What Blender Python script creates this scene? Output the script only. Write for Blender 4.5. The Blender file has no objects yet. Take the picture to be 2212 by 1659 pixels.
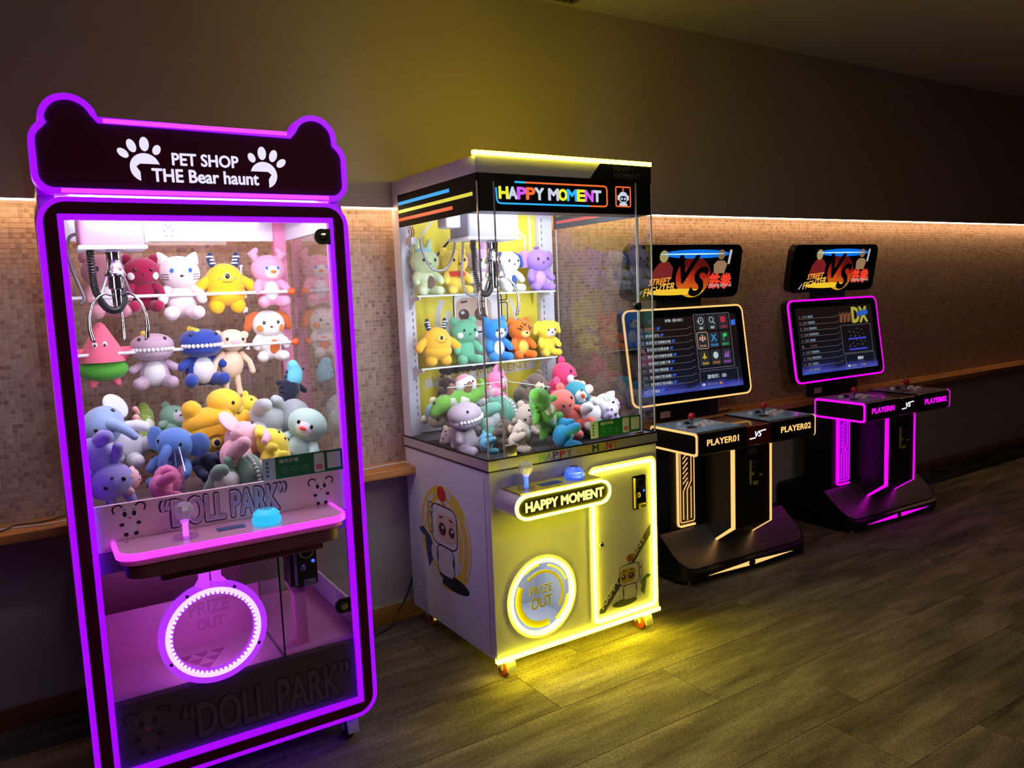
import bpy, bmesh, math, random
from mathutils import Vector, Matrix, Euler
random.seed(7)
SC = bpy.context.scene
COL = SC.collection
PI = math.pi

# ------------------------------------------------------------------ camera
CAM = Vector((-1.4390, -2.4244, 1.4674))
FPX = 1698.58                       # focal length in pixels of the 2212 x 1659 frame
cam_d = bpy.data.cameras.new('camera')
cam = bpy.data.objects.new('camera', cam_d); COL.objects.link(cam)
cam.location = CAM
cam.rotation_euler = (math.radians(83.3426), math.radians(2.2704), math.radians(-32.9232))
cam_d.sensor_fit = 'HORIZONTAL'; cam_d.sensor_width = 36.0; cam_d.lens = FPX / 2212 * 36.0
cam_d.clip_start = 0.05; cam_d.clip_end = 60
SC.camera = cam
CROT = cam.rotation_euler.to_matrix()

# ------------------------------------------------------------------ world, view, room light
w = bpy.data.worlds.new('world'); SC.world = w; w.use_nodes = True
w.node_tree.nodes['Background'].inputs[0].default_value = (0.55, 0.5, 0.5, 1)
w.node_tree.nodes['Background'].inputs[1].default_value = 0.01
SC.view_settings.view_transform = 'Standard'; SC.view_settings.look = 'None'
SC.view_settings.gamma = 1.0; SC.view_settings.exposure = 0.0
SC.view_settings.use_curve_mapping = False
SC.cycles.use_denoising = True
SC.cycles.transparent_max_bounces = 40
SC.cycles.max_bounces = 6; SC.cycles.diffuse_bounces = 3; SC.cycles.glossy_bounces = 3
SC.cycles.caustics_reflective = False; SC.cycles.caustics_refractive = False
SC.cycles.sample_clamp_indirect = 4.0

def area_light(name, loc, rot, sx, sy, power, color):
    d = bpy.data.lights.new(name, 'AREA'); d.shape = 'RECTANGLE'; d.size = sx; d.size_y = sy
    d.energy = power; d.color = color
    o = bpy.data.objects.new(name, d); COL.objects.link(o); o.location = loc; o.rotation_euler = rot
    return o
# dim fill light added near the ceiling behind the camera, no lamp known there
area_light('room_fill', (0.1, -3.0, 2.78), (math.radians(14), math.radians(8), 0), 1.6, 1.2, 27.0, (1.0, 0.82, 0.62))

# ------------------------------------------------------------------ materials
def S(r, g, b):
    f = lambda c: ((c/255.0)/12.92 if c/255.0 <= 0.04045 else ((c/255.0+0.055)/1.055)**2.4)
    return (f(r), f(g), f(b))
MATS = {}
def mat(name, rgb, rough=0.5, metal=0.0, var=0.06, vscale=14.0, bump=0.0, bscale=200.0, sheen=0.0, spec=0.5, coat=0.0):
    if name in MATS: return MATS[name]
    m = bpy.data.materials.new(name); m.use_nodes = True; nt = m.node_tree; N = nt.nodes; L = nt.links
    b = N['Principled BSDF']
    b.inputs['Roughness'].default_value = rough; b.inputs['Metallic'].default_value = metal
    b.inputs['Specular IOR Level'].default_value = spec
    if coat: b.inputs['Coat Weight'].default_value = coat
    if sheen:
        b.inputs['Sheen Weight'].default_value = sheen; b.inputs['Sheen Roughness'].default_value = 0.5
    tc = N.new('ShaderNodeTexCoord'); nz = N.new('ShaderNodeTexNoise'); nz.inputs['Scale'].default_value = vscale
    nz.inputs['Detail'].default_value = 3
    L.new(tc.outputs['Object'], nz.inputs['Vector'])
    mx = N.new('ShaderNodeMix'); mx.data_type = 'RGBA'
    L.new(nz.outputs['Fac'], mx.inputs['Factor'])
    mx.inputs['A'].default_value = (*[c*(1-var) for c in rgb], 1); mx.inputs['B'].default_value = (*[min(1, c*(1+var)) for c in rgb], 1)
    L.new(mx.outputs['Result'], b.inputs['Base Color'])
    if bump:
        n2 = N.new('ShaderNodeTexNoise'); n2.inputs['Scale'].default_value = bscale; n2.inputs['Detail'].default_value = 2
        L.new(tc.outputs['Object'], n2.inputs['Vector'])
        bp = N.new('ShaderNodeBump'); bp.inputs['Strength'].default_value = bump; bp.inputs['Distance'].default_value = 0.003
        L.new(n2.outputs['Fac'], bp.inputs['Height']); L.new(bp.outputs['Normal'], b.inputs['Normal'])
    MATS[name] = m; return m
def emis(name, rgb, strength, base=(0.04, 0.04, 0.04)):
    if name in MATS: return MATS[name]
    m = bpy.data.materials.new(name); m.use_nodes = True; b = m.node_tree.nodes['Principled BSDF']
    b.inputs['Base Color'].default_value = (*base, 1); b.inputs['Roughness'].default_value = 0.4
    b.inputs['Emission Color'].default_value = (*rgb, 1); b.inputs['Emission Strength'].default_value = strength
    MATS[name] = m; return m
STUFF = ('bear_ink', 'teeth', 'whiskers', 'led_dots', 'post_slots', 'knob_facets', 'circuit_lines', 'list_rules', 'preview_marks', 'credit_marks', 'icon_dots', 'step_circles', 'icon_eyes')
def glass(name, tint=(1, 1, 1), refl=1.0, ior=1.45, base=0.0):
    if name in MATS: return MATS[name]
    m = bpy.data.materials.new(name); m.use_nodes = True; nt = m.node_tree; N = nt.nodes; L = nt.links
    N.remove(N['Principled BSDF']); out = N['Material Output']
    tr = N.new('ShaderNodeBsdfTransparent'); tr.inputs[0].default_value = (*tint, 1)
    gl = N.new('ShaderNodeBsdfGlossy'); gl.inputs['Roughness'].default_value = 0.012
    fr = N.new('ShaderNodeFresnel'); fr.inputs['IOR'].default_value = ior
    ge = N.new('ShaderNodeNewGeometry'); inv = N.new('ShaderNodeMath'); inv.operation = 'SUBTRACT'; inv.inputs[0].default_value = 1.0
    L.new(ge.outputs['Backfacing'], inv.inputs[1])
    ad = N.new('ShaderNodeMath'); ad.operation = 'MULTIPLY_ADD'; ad.inputs[1].default_value = refl; ad.inputs[2].default_value = base
    L.new(fr.outputs[0], ad.inputs[0])
    mu = N.new('ShaderNodeMath'); mu.operation = 'MULTIPLY'; mu.use_clamp = True
    L.new(ad.outputs[0], mu.inputs[0]); L.new(inv.outputs[0], mu.inputs[1])
    mx = N.new('ShaderNodeMixShader'); L.new(mu.outputs[0], mx.inputs[0]); L.new(tr.outputs[0], mx.inputs[1]); L.new(gl.outputs[0], mx.inputs[2])
    L.new(mx.outputs[0], out.inputs[0]); MATS[name] = m; return m
def plush(rgb):
    k = 'plush_%d_%d_%d' % rgb
    return mat(k, S(*rgb), rough=0.9, var=0.10, vscale=30, bump=0.35, bscale=420, sheen=0.35, spec=0.15)

# ------------------------------------------------------------------ mesh helpers
class MB:
    def __init__(s): s.v = []; s.f = []; s.sm = []
    def add(s, v, f, smooth=False):
        o = len(s.v); s.v += [tuple(p) for p in v]; s.f += [tuple(i+o for i in q) for q in f]; s.sm += [smooth]*len(f); return s
    def box(s, x0, x1, y0, y1, z0, z1, b=0.0):
        if b <= 0:
            v = [(x0,y0,z0),(x1,y0,z0),(x1,y1,z0),(x0,y1,z0),(x0,y0,z1),(x1,y0,z1),(x1,y1,z1),(x0,y1,z1)]
            return s.add(v, [(0,3,2,1),(4,5,6,7),(0,1,5,4),(1,2,6,5),(2,3,7,6),(3,0,4,7)])
        bm = bmesh.new(); bmesh.ops.create_cube(bm, size=1.0)
        for q in bm.verts: q.co = ((x0+x1)/2+q.co.x*(x1-x0), (y0+y1)/2+q.co.y*(y1-y0), (z0+z1)/2+q.co.z*(z1-z0))
        bmesh.ops.bevel(bm, geom=list(bm.edges), offset=b, segments=3, affect='EDGES', profile=0.5)
        bm.verts.ensure_lookup_table()
        for i, q in enumerate(bm.verts): q.index = i
        r = s.add([tuple(q.co) for q in bm.verts], [[q.index for q in f.verts] for f in bm.faces], True); bm.free(); return r
    def prism(s, pts, fn, t0, t1, smooth=False):
        n = len(pts); v = [fn(a, b, t0) for a, b in pts] + [fn(a, b, t1) for a, b in pts]
        f = [tuple(range(n)), tuple(range(2*n-1, n-1, -1))] + [(i, n+i, n+(i+1) % n, (i+1) % n) for i in range(n)]
        return s.add(v, f)
    def band(s, outer, inner, fn, t0, t1, closed=True):
        n = len(outer); v = []
        for ring, t in ((outer, t0), (inner, t0), (inner, t1), (outer, t1)): v += [fn(a, b, t) for a, b in ring]
        f = []
        for i in range(n if closed else n-1):
            j = (i+1) % n
            for a, b in ((0, 1), (1, 2), (2, 3), (3, 0)): f.append((a*n+i, a*n+j, b*n+j, b*n+i))
        if not closed: f += [(0, n, 2*n, 3*n), (n-1, 2*n-1, 3*n-1, 4*n-1)]
        return s.add(v, f)
    def tube(s, pts, r, n=8, cap=True):
        pts = [Vector(p) for p in pts]; rs = r if isinstance(r, (list, tuple)) else [r]*len(pts)
        v = []; f = []; up = None
        for i, p in enumerate(pts):
            d = (pts[min(i+1, len(pts)-1)] - pts[max(i-1, 0)])
            if d.length < 1e-9: d = Vector((0, 0, 1))
            d.normalize()
            if up is None: up = d.orthogonal().normalized()
            up = (up - d*up.dot(d));
            if up.length < 1e-6: up = d.orthogonal()
            up.normalize(); q = d.cross(up)
            for k in range(n):
                a = 2*PI*k/n; v.append(tuple(p + (up*math.cos(a) + q*math.sin(a))*rs[i]))
        for i in range(len(pts)-1):
            for k in range(n):
                f.append((i*n+k, i*n+(k+1) % n, (i+1)*n+(k+1) % n, (i+1)*n+k))
        if cap: f += [tuple(range(n-1, -1, -1)), tuple(range((len(pts)-1)*n, len(pts)*n))]
        return s.add(v, f, True)
    def capsule(s, pts, rs, n=12):
        P = [Vector(p) for p in pts]
        d0 = (P[0]-P[1]).normalized(); d1 = (P[-1]-P[-2]).normalized()
        pp = []; rr = []
        for a in (82, 60, 35, 12): pp.append(P[0]+d0*rs[0]*math.sin(math.radians(a))); rr.append(rs[0]*math.cos(math.radians(a)))
        pp += P; rr += list(rs)
        for a in (12, 35, 60, 82): pp.append(P[-1]+d1*rs[-1]*math.sin(math.radians(a))); rr.append(rs[-1]*math.cos(math.radians(a)))
        return s.tube(pp, rr, n)
    def ball(s, c, r, rot=(0, 0, 0), n=18, m=12):
        R = Euler(rot).to_matrix(); c = Vector(c); v = []; f = []
        for i in range(m+1):
            t = PI*i/m
            for k in range(n):
                a = 2*PI*k/n
                v.append(tuple(c + R @ Vector((r[0]*math.sin(t)*math.cos(a), r[1]*math.sin(t)*math.sin(a), r[2]*math.cos(t)))))
        for i in range(m):
            for k in range(n):
                f.append((i*n+k, (i+1)*n+k, (i+1)*n+(k+1) % n, i*n+(k+1) % n))
        return s.add(v, f, True)
    def lathe(s, prof, c=(0, 0, 0), n=24, axis='z'):
        v = []; f = []
        for r, z in prof:
            for k in range(n):
                a = 2*PI*k/n; p = (r*math.cos(a), r*math.sin(a), z)
                if axis == 'y': p = (p[0], -p[2], p[1])
                if axis == 'x': p = (p[2], p[0], p[1])
                v.append((c[0]+p[0], c[1]+p[1], c[2]+p[2]))
        m = len(prof)
        for i in range(m-1):
            for k in range(n): f.append((i*n+k, i*n+(k+1) % n, (i+1)*n+(k+1) % n, (i+1)*n+k))
        f += [tuple(range(n-1, -1, -1)), tuple(range((m-1)*n, m*n))]
        return s.add(v, f, True)
    def mesh(s, name, m):
        me = bpy.data.meshes.new(name); me.from_pydata(s.v, [], s.f)
        me.polygons.foreach_set('use_smooth', s.sm)
        bm = bmesh.new(); bm.from_mesh(me); bmesh.ops.recalc_face_normals(bm, faces=bm.faces); bm.to_mesh(me); bm.free()
        if m: me.materials.append(m)
        me.update(); return me

def obj(name, mb, m, parent=None, label=None, kind=None, loc=None):
    me = mb.mesh(name, m) if isinstance(mb, MB) else mb
    if not isinstance(mb, MB) and m and not me.materials: me.materials.append(m)
    o = bpy.data.objects.new(name, me); COL.objects.link(o)
    if parent: o.parent = parent
    if label: o['label'] = label
    if kind: o['kind'] = kind
    if name in STUFF: o['kind'] = 'stuff'
    if loc: o.location = loc
    if len(me.polygons) and any(p.use_smooth for p in me.polygons):
        try: me.set_sharp_from_angle(angle=math.radians(50))
        except Exception: pass
    return o
def thing(name, label, cat, loc=(0, 0, 0), rot=(0, 0, 0), group=None):
    o = bpy.data.objects.new(name, None); COL.objects.link(o); o.empty_display_size = 0.1
    o.location = loc; o.rotation_euler = rot; o['label'] = label; o['category'] = cat
    if group: o['group'] = group
    return o
def tag(o, label, cat, group=None):
    o['label'] = label; o['category'] = cat
    if group: o['group'] = group
    return o
def structure(o): o['kind'] = 'structure'; return o

# planes: (a, b, t) -> local point, t = how far the layer stands proud
def FRONT(y): return lambda a, b, t: (a, y - t, b)
def SIDEL(x): return lambda a, b, t: (x - t, a, b)
def TOPP(z): return lambda a, b, t: (a, b, z + t)

def arc(cx, cz, r, a0, a1, n=12, rz=None):
    rz = r if rz is None else rz
    return [(cx + r*math.cos(math.radians(a0+(a1-a0)*i/n)), cz + rz*math.sin(math.radians(a0+(a1-a0)*i/n))) for i in range(n+1)]
def circ(cx, cz, r, n=28, rz=None): return arc(cx, cz, r, 0, 360, n, rz)[:-1]
def rrect(x0, x1, z0, z1, r, n=7):
    return (arc(x1-r, z1-r, r, 0, 90, n) + arc(x0+r, z1-r, r, 90, 180, n) + arc(x0+r, z0+r, r, 180, 270, n) + arc(x1-r, z0+r, r, 270, 360, n))
def rring(x0, x1, z0, z1, r, wd, n=7):
    ri = max(r-wd, 0.0005); return rrect(x0, x1, z0, z1, r, n), rrect(x0+wd, x1-wd, z0+wd, z1-wd, ri, n)
def stroke(pts, wd, closed=False):
    L = []; R = []; n = len(pts)
    for i in range(n):
        a = pts[(i-1) % n] if (closed or i > 0) else pts[i]; b = pts[(i+1) % n] if (closed or i < n-1) else pts[i]
        dx, dz = b[0]-a[0], b[1]-a[1]; l = math.hypot(dx, dz) or 1; nx, nz = -dz/l, dx/l
        L.append((pts[i][0]+nx*wd/2, pts[i][1]+nz*wd/2)); R.append((pts[i][0]-nx*wd/2, pts[i][1]-nz*wd/2))
    return L, R
def flat(name, pts, fn, m, parent, t0=0.0, t1=0.001, label=None):
    return obj(name, MB().prism(pts, fn, t0, t1), m, parent, label)
def line(name, pts, wd, fn, m, parent, t0=0.0, t1=0.001, closed=False):
    L, R = stroke(pts, wd, closed); return obj(name, MB().band(L, R, fn, t0, t1, closed), m, parent)

def text(name, s, x0, z0, fn, m, parent, width=None, height=0.03, bold=0.0, depth=0.001, align='L', rot=0.0, space=1.0, shear=0.0, t0=0.0):
    """lettering: lower left corner (or centre) at x0,z0; scaled to the given cap height and total width"""
    cu = bpy.data.curves.new(name, 'FONT'); cu.body = s; cu.size = 1.0; cu.offset = 0.0; cu.resolution_u = 3
    cu.space_character = space; cu.shear = shear
    to = bpy.data.objects.new(name+'_tmp', cu); COL.objects.link(to)
    dg = bpy.context.evaluated_depsgraph_get(); dg.update()
    me = bpy.data.meshes.new_from_object(to.evaluated_get(dg))
    bpy.data.objects.remove(to); bpy.data.curves.remove(cu)
    vs = [v.co.copy() for v in me.vertices]; fs = [tuple(p.vertices) for p in me.polygons]
    bpy.data.meshes.remove(me)
    if not vs: return None
    xs = [v.x for v in vs]; ys = [v.y for v in vs]; mx, Mx, my, My = min(xs), max(xs), min(ys), max(ys)
    sz = height/(My-my); sx = sz if width is None else width/(Mx-mx)
    W = (Mx-mx)*sx; ox = {'L': 0, 'C': -W/2, 'R': -W}[align]; oz = -height/2 if align == 'C' else 0
    c, si = math.cos(rot), math.sin(rot); P = []
    for v in vs:
        a, b = (v.x-mx)*sx+ox, (v.y-my)*sz+oz; P.append((x0+a*c-b*si, z0+a*si+b*c))
    # heavier weights: the outline repeated with tiny shifts
    P0, fs0 = P, fs; P = []; fs = []; dl = bold*height*1.1
    shifts = [(0, 0)] if bold <= 0 else [(0, 0), (dl, 0), (-dl, 0), (0, dl), (0, -dl), (dl*0.7, dl*0.7), (-dl*0.7, dl*0.7), (dl*0.7, -dl*0.7), (-dl*0.7, -dl*0.7)]
    for da, db in shifts:
        o_ = len(P); P += [(a+da, b+db) for a, b in P0]; fs += [tuple(i+o_ for i in f) for f in fs0]
    n0 = len(P0); n = len(P); mb = MB()
    mb.v = [fn(a, b, t0+depth+0.00002*(i//n0)) for i, (a, b) in enumerate(P)]; mb.f = list(fs); mb.sm = [False]*len(fs)
    # sides of the letters give them thickness
    ed = {}
    for f in fs:
        for i in range(len(f)):
            e = (f[i], f[(i+1) % len(f)]); ed[e] = ed.get(e, 0)+1
    base = len(mb.v); mb.v += [fn(a, b, t0) for a, b in P]
    for (i, j) in ed:
        if (j, i) not in ed: mb.f.append((j, i, base+i, base+j)); mb.sm.append(False)
    return obj(name, mb, m, parent)

class Frame:
    """a machine standing on the floor: origin at its front left corner, turned by yaw"""
    def __init__(s, x, y, yaw):
        s.o = Vector((x, y, 0)); s.yaw = yaw; s.ux = Vector((math.cos(yaw), math.sin(yaw), 0)); s.uy = Vector((-math.sin(yaw), math.cos(yaw), 0))
    def world(s, p): return s.o + s.ux*p[0] + s.uy*p[1] + Vector((0, 0, p[2]))
    def ray(s, u, v, y):
        """photo pixel -> point on the machine's own upright plane at depth y"""
        d = CROT @ Vector(((u-1106)/FPX, -(v-829.5)/FPX, -1)); p0 = s.o + s.uy*y
        return CAM + d*((p0-CAM).dot(s.uy)/d.dot(s.uy))
M1 = Frame(-1.339, -0.049, math.radians(-1.2466))
M2 = Frame(0, 0, 0)
M3 = Frame(1.25, 0.179, math.radians(-2.54))
M4 = Frame(2.565, 0.174, math.radians(-1.71))
# ------------------------------------------------------------------ shared materials
WHITE = mat('white_laminate', S(212, 212, 226), 0.35, var=0.02)
BLACK = mat('black_plastic', S(14, 14, 16), 0.35, var=0.1)
BLACKM = mat('black_metal', S(20, 20, 23), 0.38, var=0.1, spec=0.4)
CHROME = mat('chrome', (0.55, 0.55, 0.58), 0.12, 1.0, var=0.02)
STEEL = mat('brushed_steel', (0.55, 0.55, 0.57), 0.28, 1.0, var=0.1, vscale=60)
SCREW = mat('screw_steel', (0.6, 0.6, 0.6), 0.3, 1.0)
GLASS = glass('acrylic_clear', (0.985, 0.985, 0.99), 1.0, 1.45)
GLASS2 = glass('acrylic_side', (0.975, 0.98, 0.985), 2.3, 1.45, 0.02)
GLASSE = mat('acrylic_edge', S(215, 225, 230), 0.08, 0.0, spec=0.8, coat=0.5)
PINK = mat('pink_paint', S(226, 138, 178), 0.42, var=0.03)
PINKL = mat('pink_board', S(250, 218, 232), 0.45, var=0.03)
MAROON = mat('dark_frame', S(92, 22, 62), 0.55, var=0.08, spec=0.12)
PURPLE = emis('purple_neon', (0.17, 0.0, 1.0), 2.4)
PURPLE2 = emis('pink_purple_neon', (0.72, 0.05, 1.0), 1.5)
YELLOW = emis('yellow_neon', (1.0, 0.88, 0.018), 44.0)
WARM = emis('warm_neon', (1.0, 0.56, 0.17), 1.15)
MAGENTA = emis('magenta_neon', (1.0, 0.0, 1.0), 1.6)

# ------------------------------------------------------------------ room
WY, LEDGE_Y, CEIL = 0.789, 0.62, 2.81
X0, X1, Y0 = -3.4, 9.0, -5.2
def floor_mat():
    m = bpy.data.materials.new('carpet_plank'); m.use_nodes = True; nt = m.node_tree; N = nt.nodes; L = nt.links; b = N['Principled BSDF']
    b.inputs['Roughness'].default_value = 0.95; b.inputs['Specular IOR Level'].default_value = 0.1
    ge = N.new('ShaderNodeNewGeometry'); oi = N.new('ShaderNodeObjectInfo')
    mp = N.new('ShaderNodeMapping'); mp.inputs['Scale'].default_value = (1.6, 9.0, 1.0); L.new(ge.outputs['Position'], mp.inputs['Vector'])
    off = N.new('ShaderNodeVectorMath'); off.operation = 'ADD'; cx = N.new('ShaderNodeCombineXYZ')
    ml = N.new('ShaderNodeMath'); ml.operation = 'MULTIPLY'; ml.inputs[1].default_value = 37.0; L.new(oi.outputs['Random'], ml.inputs[0])
    L.new(ml.outputs[0], cx.inputs[0]); L.new(mp.outputs[0], off.inputs[0]); L.new(cx.outputs[0], off.inputs[1])
    n1 = N.new('ShaderNodeTexNoise'); n1.inputs['Scale'].default_value = 1.0; n1.inputs['Detail'].default_value = 6; n1.inputs['Roughness'].default_value = 0.65; L.new(off.outputs[0], n1.inputs['Vector'])
    rp = N.new('ShaderNodeValToRGB'); e = rp.color_ramp.elements
    e[0].position = 0.30; e[0].color = (*S(70, 63, 58), 1); e[1].position = 0.72; e[1].color = (*S(150, 138, 124), 1)
    k = rp.color_ramp.elements.new(0.5); k.color = (*S(112, 102, 92), 1); L.new(n1.outputs['Fac'], rp.inputs[0])
    # woven grain
    m2 = N.new('ShaderNodeMapping'); m2.inputs['Scale'].default_value = (90, 330, 1); L.new(ge.outputs['Position'], m2.inputs['Vector'])
    n2 = N.new('ShaderNodeTexNoise'); n2.inputs['Scale'].default_value = 1.0; n2.inputs['Detail'].default_value = 2; L.new(m2.outputs[0], n2.inputs['Vector'])
    mx = N.new('ShaderNodeMix'); mx.data_type = 'RGBA'; mx.blend_type = 'MULTIPLY'; mx.inputs['Factor'].default_value = 0.75
    r2 = N.new('ShaderNodeValToRGB'); r2.color_ramp.elements[0].position = 0.3; r2.color_ramp.elements[0].color = (0.3, 0.3, 0.3, 1); r2.color_ramp.elements[1].position = 0.66; r2.color_ramp.elements[1].color = (1.35, 1.35, 1.35, 1)
    L.new(n2.outputs['Fac'], r2.inputs[0]); L.new(rp.outputs[0], mx.inputs['A']); L.new(r2.outputs[0], mx.inputs['B'])
    L.new(mx.outputs['Result'], b.inputs['Base Color'])
    bp = N.new('ShaderNodeBump'); bp.inputs['Strength'].default_value = 0.6; bp.inputs['Distance'].default_value = 0.003; L.new(n2.outputs['Fac'], bp.inputs['Height']); L.new(bp.outputs[0], b.inputs['Normal'])
    return m
CARPET = floor_mat()
fl = structure(obj('floor', MB().box(X0, X1, Y0, WY+0.15, -0.12, -0.004), mat('floor_underlay', S(26, 23, 21), 0.95)))
PW, PL = 0.30, 1.20
plank_me = MB().box(0, PL-0.0025, 0, PW-0.0025, -0.004, 0.0, 0.0).mesh('carpet_plank', CARPET)
row = 0; y = -3.58
while y < WY - 0.01:
    x = -3.2 + (0.55 if row % 2 else 0.0) + (row % 3)*0.17
    while x < 8.6:
        if y + PW > WY:
            me = MB().box(0, PL-0.0025, 0, WY-y-0.001, -0.004, 0.0).mesh('carpet_plank', CARPET)
        else: me = plank_me
        o = bpy.data.objects.new('carpet_plank', me); COL.objects.link(o); o.parent = fl; o.location = (x, y, 0)
        x += PL
    y += PW; row += 1
TAUPE = mat('taupe_wall', S(164, 144, 132), 0.85, var=0.03, vscale=3, bump=0.1, bscale=90)
LOWER = mat('lower_wall_paint', S(176, 168, 168), 0.8, var=0.03, vscale=3, bump=0.1, bscale=120)
DARKW = mat('room_wall_paint', S(92, 80, 72), 0.85, var=0.03)
structure(obj('ceiling', MB().box(X0, X1, Y0, WY+0.15, CEIL, CEIL+0.1), mat('ceiling_paint', S(186, 178, 168), 0.9, var=0.02)))
structure(obj('wall_left', MB().box(X0-0.1, X0, Y0, WY, 0, CEIL), DARKW))
structure(obj('wall_right', MB().box(X1, X1+0.1, Y0, WY, 0, CEIL), DARKW))
structure(obj('wall_front', MB().box(X0, X1, Y0-0.1, Y0, 0, CEIL), DARKW))
GROUT = mat('grout', S(226, 210, 198), 0.9, var=0.04)
wall = structure(obj('wall_back', MB().box(X0, X1, WY, WY+0.12, 0, CEIL), GROUT))
obj('upper_panel', MB().box(X0, X1, WY-0.085, WY, 1.846, CEIL), TAUPE, wall)
obj('lower_panel', MB().box(X0, X1, WY-0.004, WY, 0, 0.70), LOWER, wall)
structure(obj('baseboard_back', MB().box(X0, X1, WY-0.016, WY-0.004, 0, 0.078, 0.003), mat('baseboard_wood', S(128, 82, 46), 0.5, var=0.15, vscale=6)))
# mosaic tiles: every tile its own little slab in front of the grout
def tile_mat():
    m = bpy.data.materials.new('mosaic_tile'); m.use_nodes = True; nt = m.node_tree; N = nt.nodes; L = nt.links; b = N['Principled BSDF']
    b.inputs['Roughness'].default_value = 0.42; b.inputs['Specular IOR Level'].default_value = 0.35
    at = N.new('ShaderNodeAttribute'); at.attribute_name = 'tint'
    rp = N.new('ShaderNodeValToRGB'); e = rp.color_ramp.elements
    e[0].position = 0.0; e[0].color = (*S(140, 116, 104), 1); e[1].position = 1.0; e[1].color = (*S(190, 166, 150), 1)
    for p, c in ((0.10, (158, 132, 118)), (0.3, (172, 147, 131)), (0.75, (182, 157, 140))):
        k = rp.color_ramp.elements.new(p); k.color = (*S(*c), 1)
    L.new(at.outputs['Fac'], rp.inputs[0]); L.new(rp.outputs[0], b.inputs['Base Color']); return m
TILE = tile_mat()
TP, TG = 0.0172, 0.0017
def tiles_mesh(cells, name):
    v = []; f = []; tint = []; h = TP/2-TG/2; c = 0.0008; y0 = WY; y1 = WY-0.0022
    for (x, z, t) in cells:
        o = len(v)
        v += [(x-h, y0, z-h), (x+h, y0, z-h), (x+h, y0, z+h), (x-h, y0, z+h), (x-h+c, y1, z-h+c), (x+h-c, y1, z-h+c), (x+h-c, y1, z+h-c), (x-h+c, y1, z+h-c)]
        f += [(o+4, o+5, o+6, o+7), (o, o+1, o+5, o+4), (o+1, o+2, o+6, o+5), (o+2, o+3, o+7, o+6), (o+3, o, o+4, o+7)]; tint += [t]*5
    me = bpy.data.meshes.new(name); me.from_pydata(v, [], f); a = me.attributes.new('tint', 'FLOAT', 'FACE'); a.data.foreach_set('value', tint)
    me.materials.append(TILE); me.update(); return me
variants = [tiles_mesh([(0, 0, i/11.0)], 'tile') for i in range(12)]
for q in variants:
    for vv in q.vertices: vv.co.y -= WY
rest = []; ntile = 0; nz = int((1.845-0.737)/TP)
for i in range(int((8.98+2.1)/TP)):
    for j in range(nz):
        x = -2.1+(i+0.5)*TP; z = 0.737+(j+0.5)*TP; t = random.random()
        if -1.52 < x < -1.345 and 6 <= j < 36 and ntile < 300:
            o = bpy.data.objects.new('tile', variants[int(t*11.99)]); COL.objects.link(o); o.parent = wall; o.location = (x, WY, z); ntile += 1
        else: rest.append((x, z, t))
o = obj('mosaic_tiles', tiles_mesh(rest, 'mosaic_tiles'), None, wall); o['kind'] = 'stuff'
# timber ledge, LED strip light
def wood_mat(name, a, b_, sc=(1.2, 16, 16)):
    m = bpy.data.materials.new(name); m.use_nodes = True; nt = m.node_tree; N = nt.nodes; L = nt.links; b = N['Principled BSDF']; b.inputs['Roughness'].default_value = 0.38
    tc = N.new('ShaderNodeTexCoord'); mp = N.new('ShaderNodeMapping'); mp.inputs['Scale'].default_value = sc; L.new(tc.outputs['Object'], mp.inputs[0])
    n = N.new('ShaderNodeTexNoise'); n.inputs['Scale'].default_value = 1.6; n.inputs['Detail'].default_value = 5; n.inputs['Distortion'].default_value = 0.6; L.new(mp.outputs[0], n.inputs['Vector'])
    rp = N.new('ShaderNodeValToRGB'); rp.color_ramp.elements[0].position = 0.32; rp.color_ramp.elements[0].color = (*S(*a), 1); rp.color_ramp.elements[1].position = 0.66; rp.color_ramp.elements[1].color = (*S(*b_), 1)
    L.new(n.outputs['Fac'], rp.inputs[0]); L.new(rp.outputs[0], b.inputs['Base Color']); return m
PINE = wood_mat('pine_wood', (150, 92, 44), (206, 146, 84))
tag(obj('wall_ledge', MB().box(X0+0.02, X1-0.02, LEDGE_Y, WY-0.0045, 0.702, 0.736, 0.004), PINE), 'long pine wooden ledge along the wall below the mosaic tiles', 'shelf')
led = thing('led_strip_light', 'thin warm LED strip light running along the top of the mosaic tiles', 'light', (0, WY, 1.845))
WSTRIP = emis('warm_led_strip', (1.0, 0.60, 0.29), 34.0)
obj('channel', MB().box(-2.8, 8.0, -0.084, -0.040, -0.0015, 0.0005), mat('alu_channel', (0.6, 0.55, 0.5), 0.4, 0.8), led)
obj('diffuser', MB().box(-2.8, 8.0, -0.078, -0.064, -0.006, -0.0015), WSTRIP, led)
# ceiling vent
vt = thing('ceiling_vent', 'dark slatted air vent in the ceiling above the machines', 'vent', (0.80, 0.645, CEIL))
obj('frame', MB().band(*rring(-0.32, 0.165, -0.6, 0.015, 0.004, 0.02), lambda a, b, t: (a, b, -t), 0.0, 0.006), mat('vent_frame', S(120, 112, 104), 0.6), vt)
for i in range(14):
    obj('slat', MB().box(-0.295+i*0.0325, -0.295+i*0.0325+0.010, -0.58, -0.006, -0.012, -0.002), BLACKM if i % 1 else mat('vent_slat', S(70, 64, 58), 0.6), vt)
obj('backing', MB().box(-0.30, 0.145, -0.58, -0.005, -0.0015, -0.0005), BLACK, vt)
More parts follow.
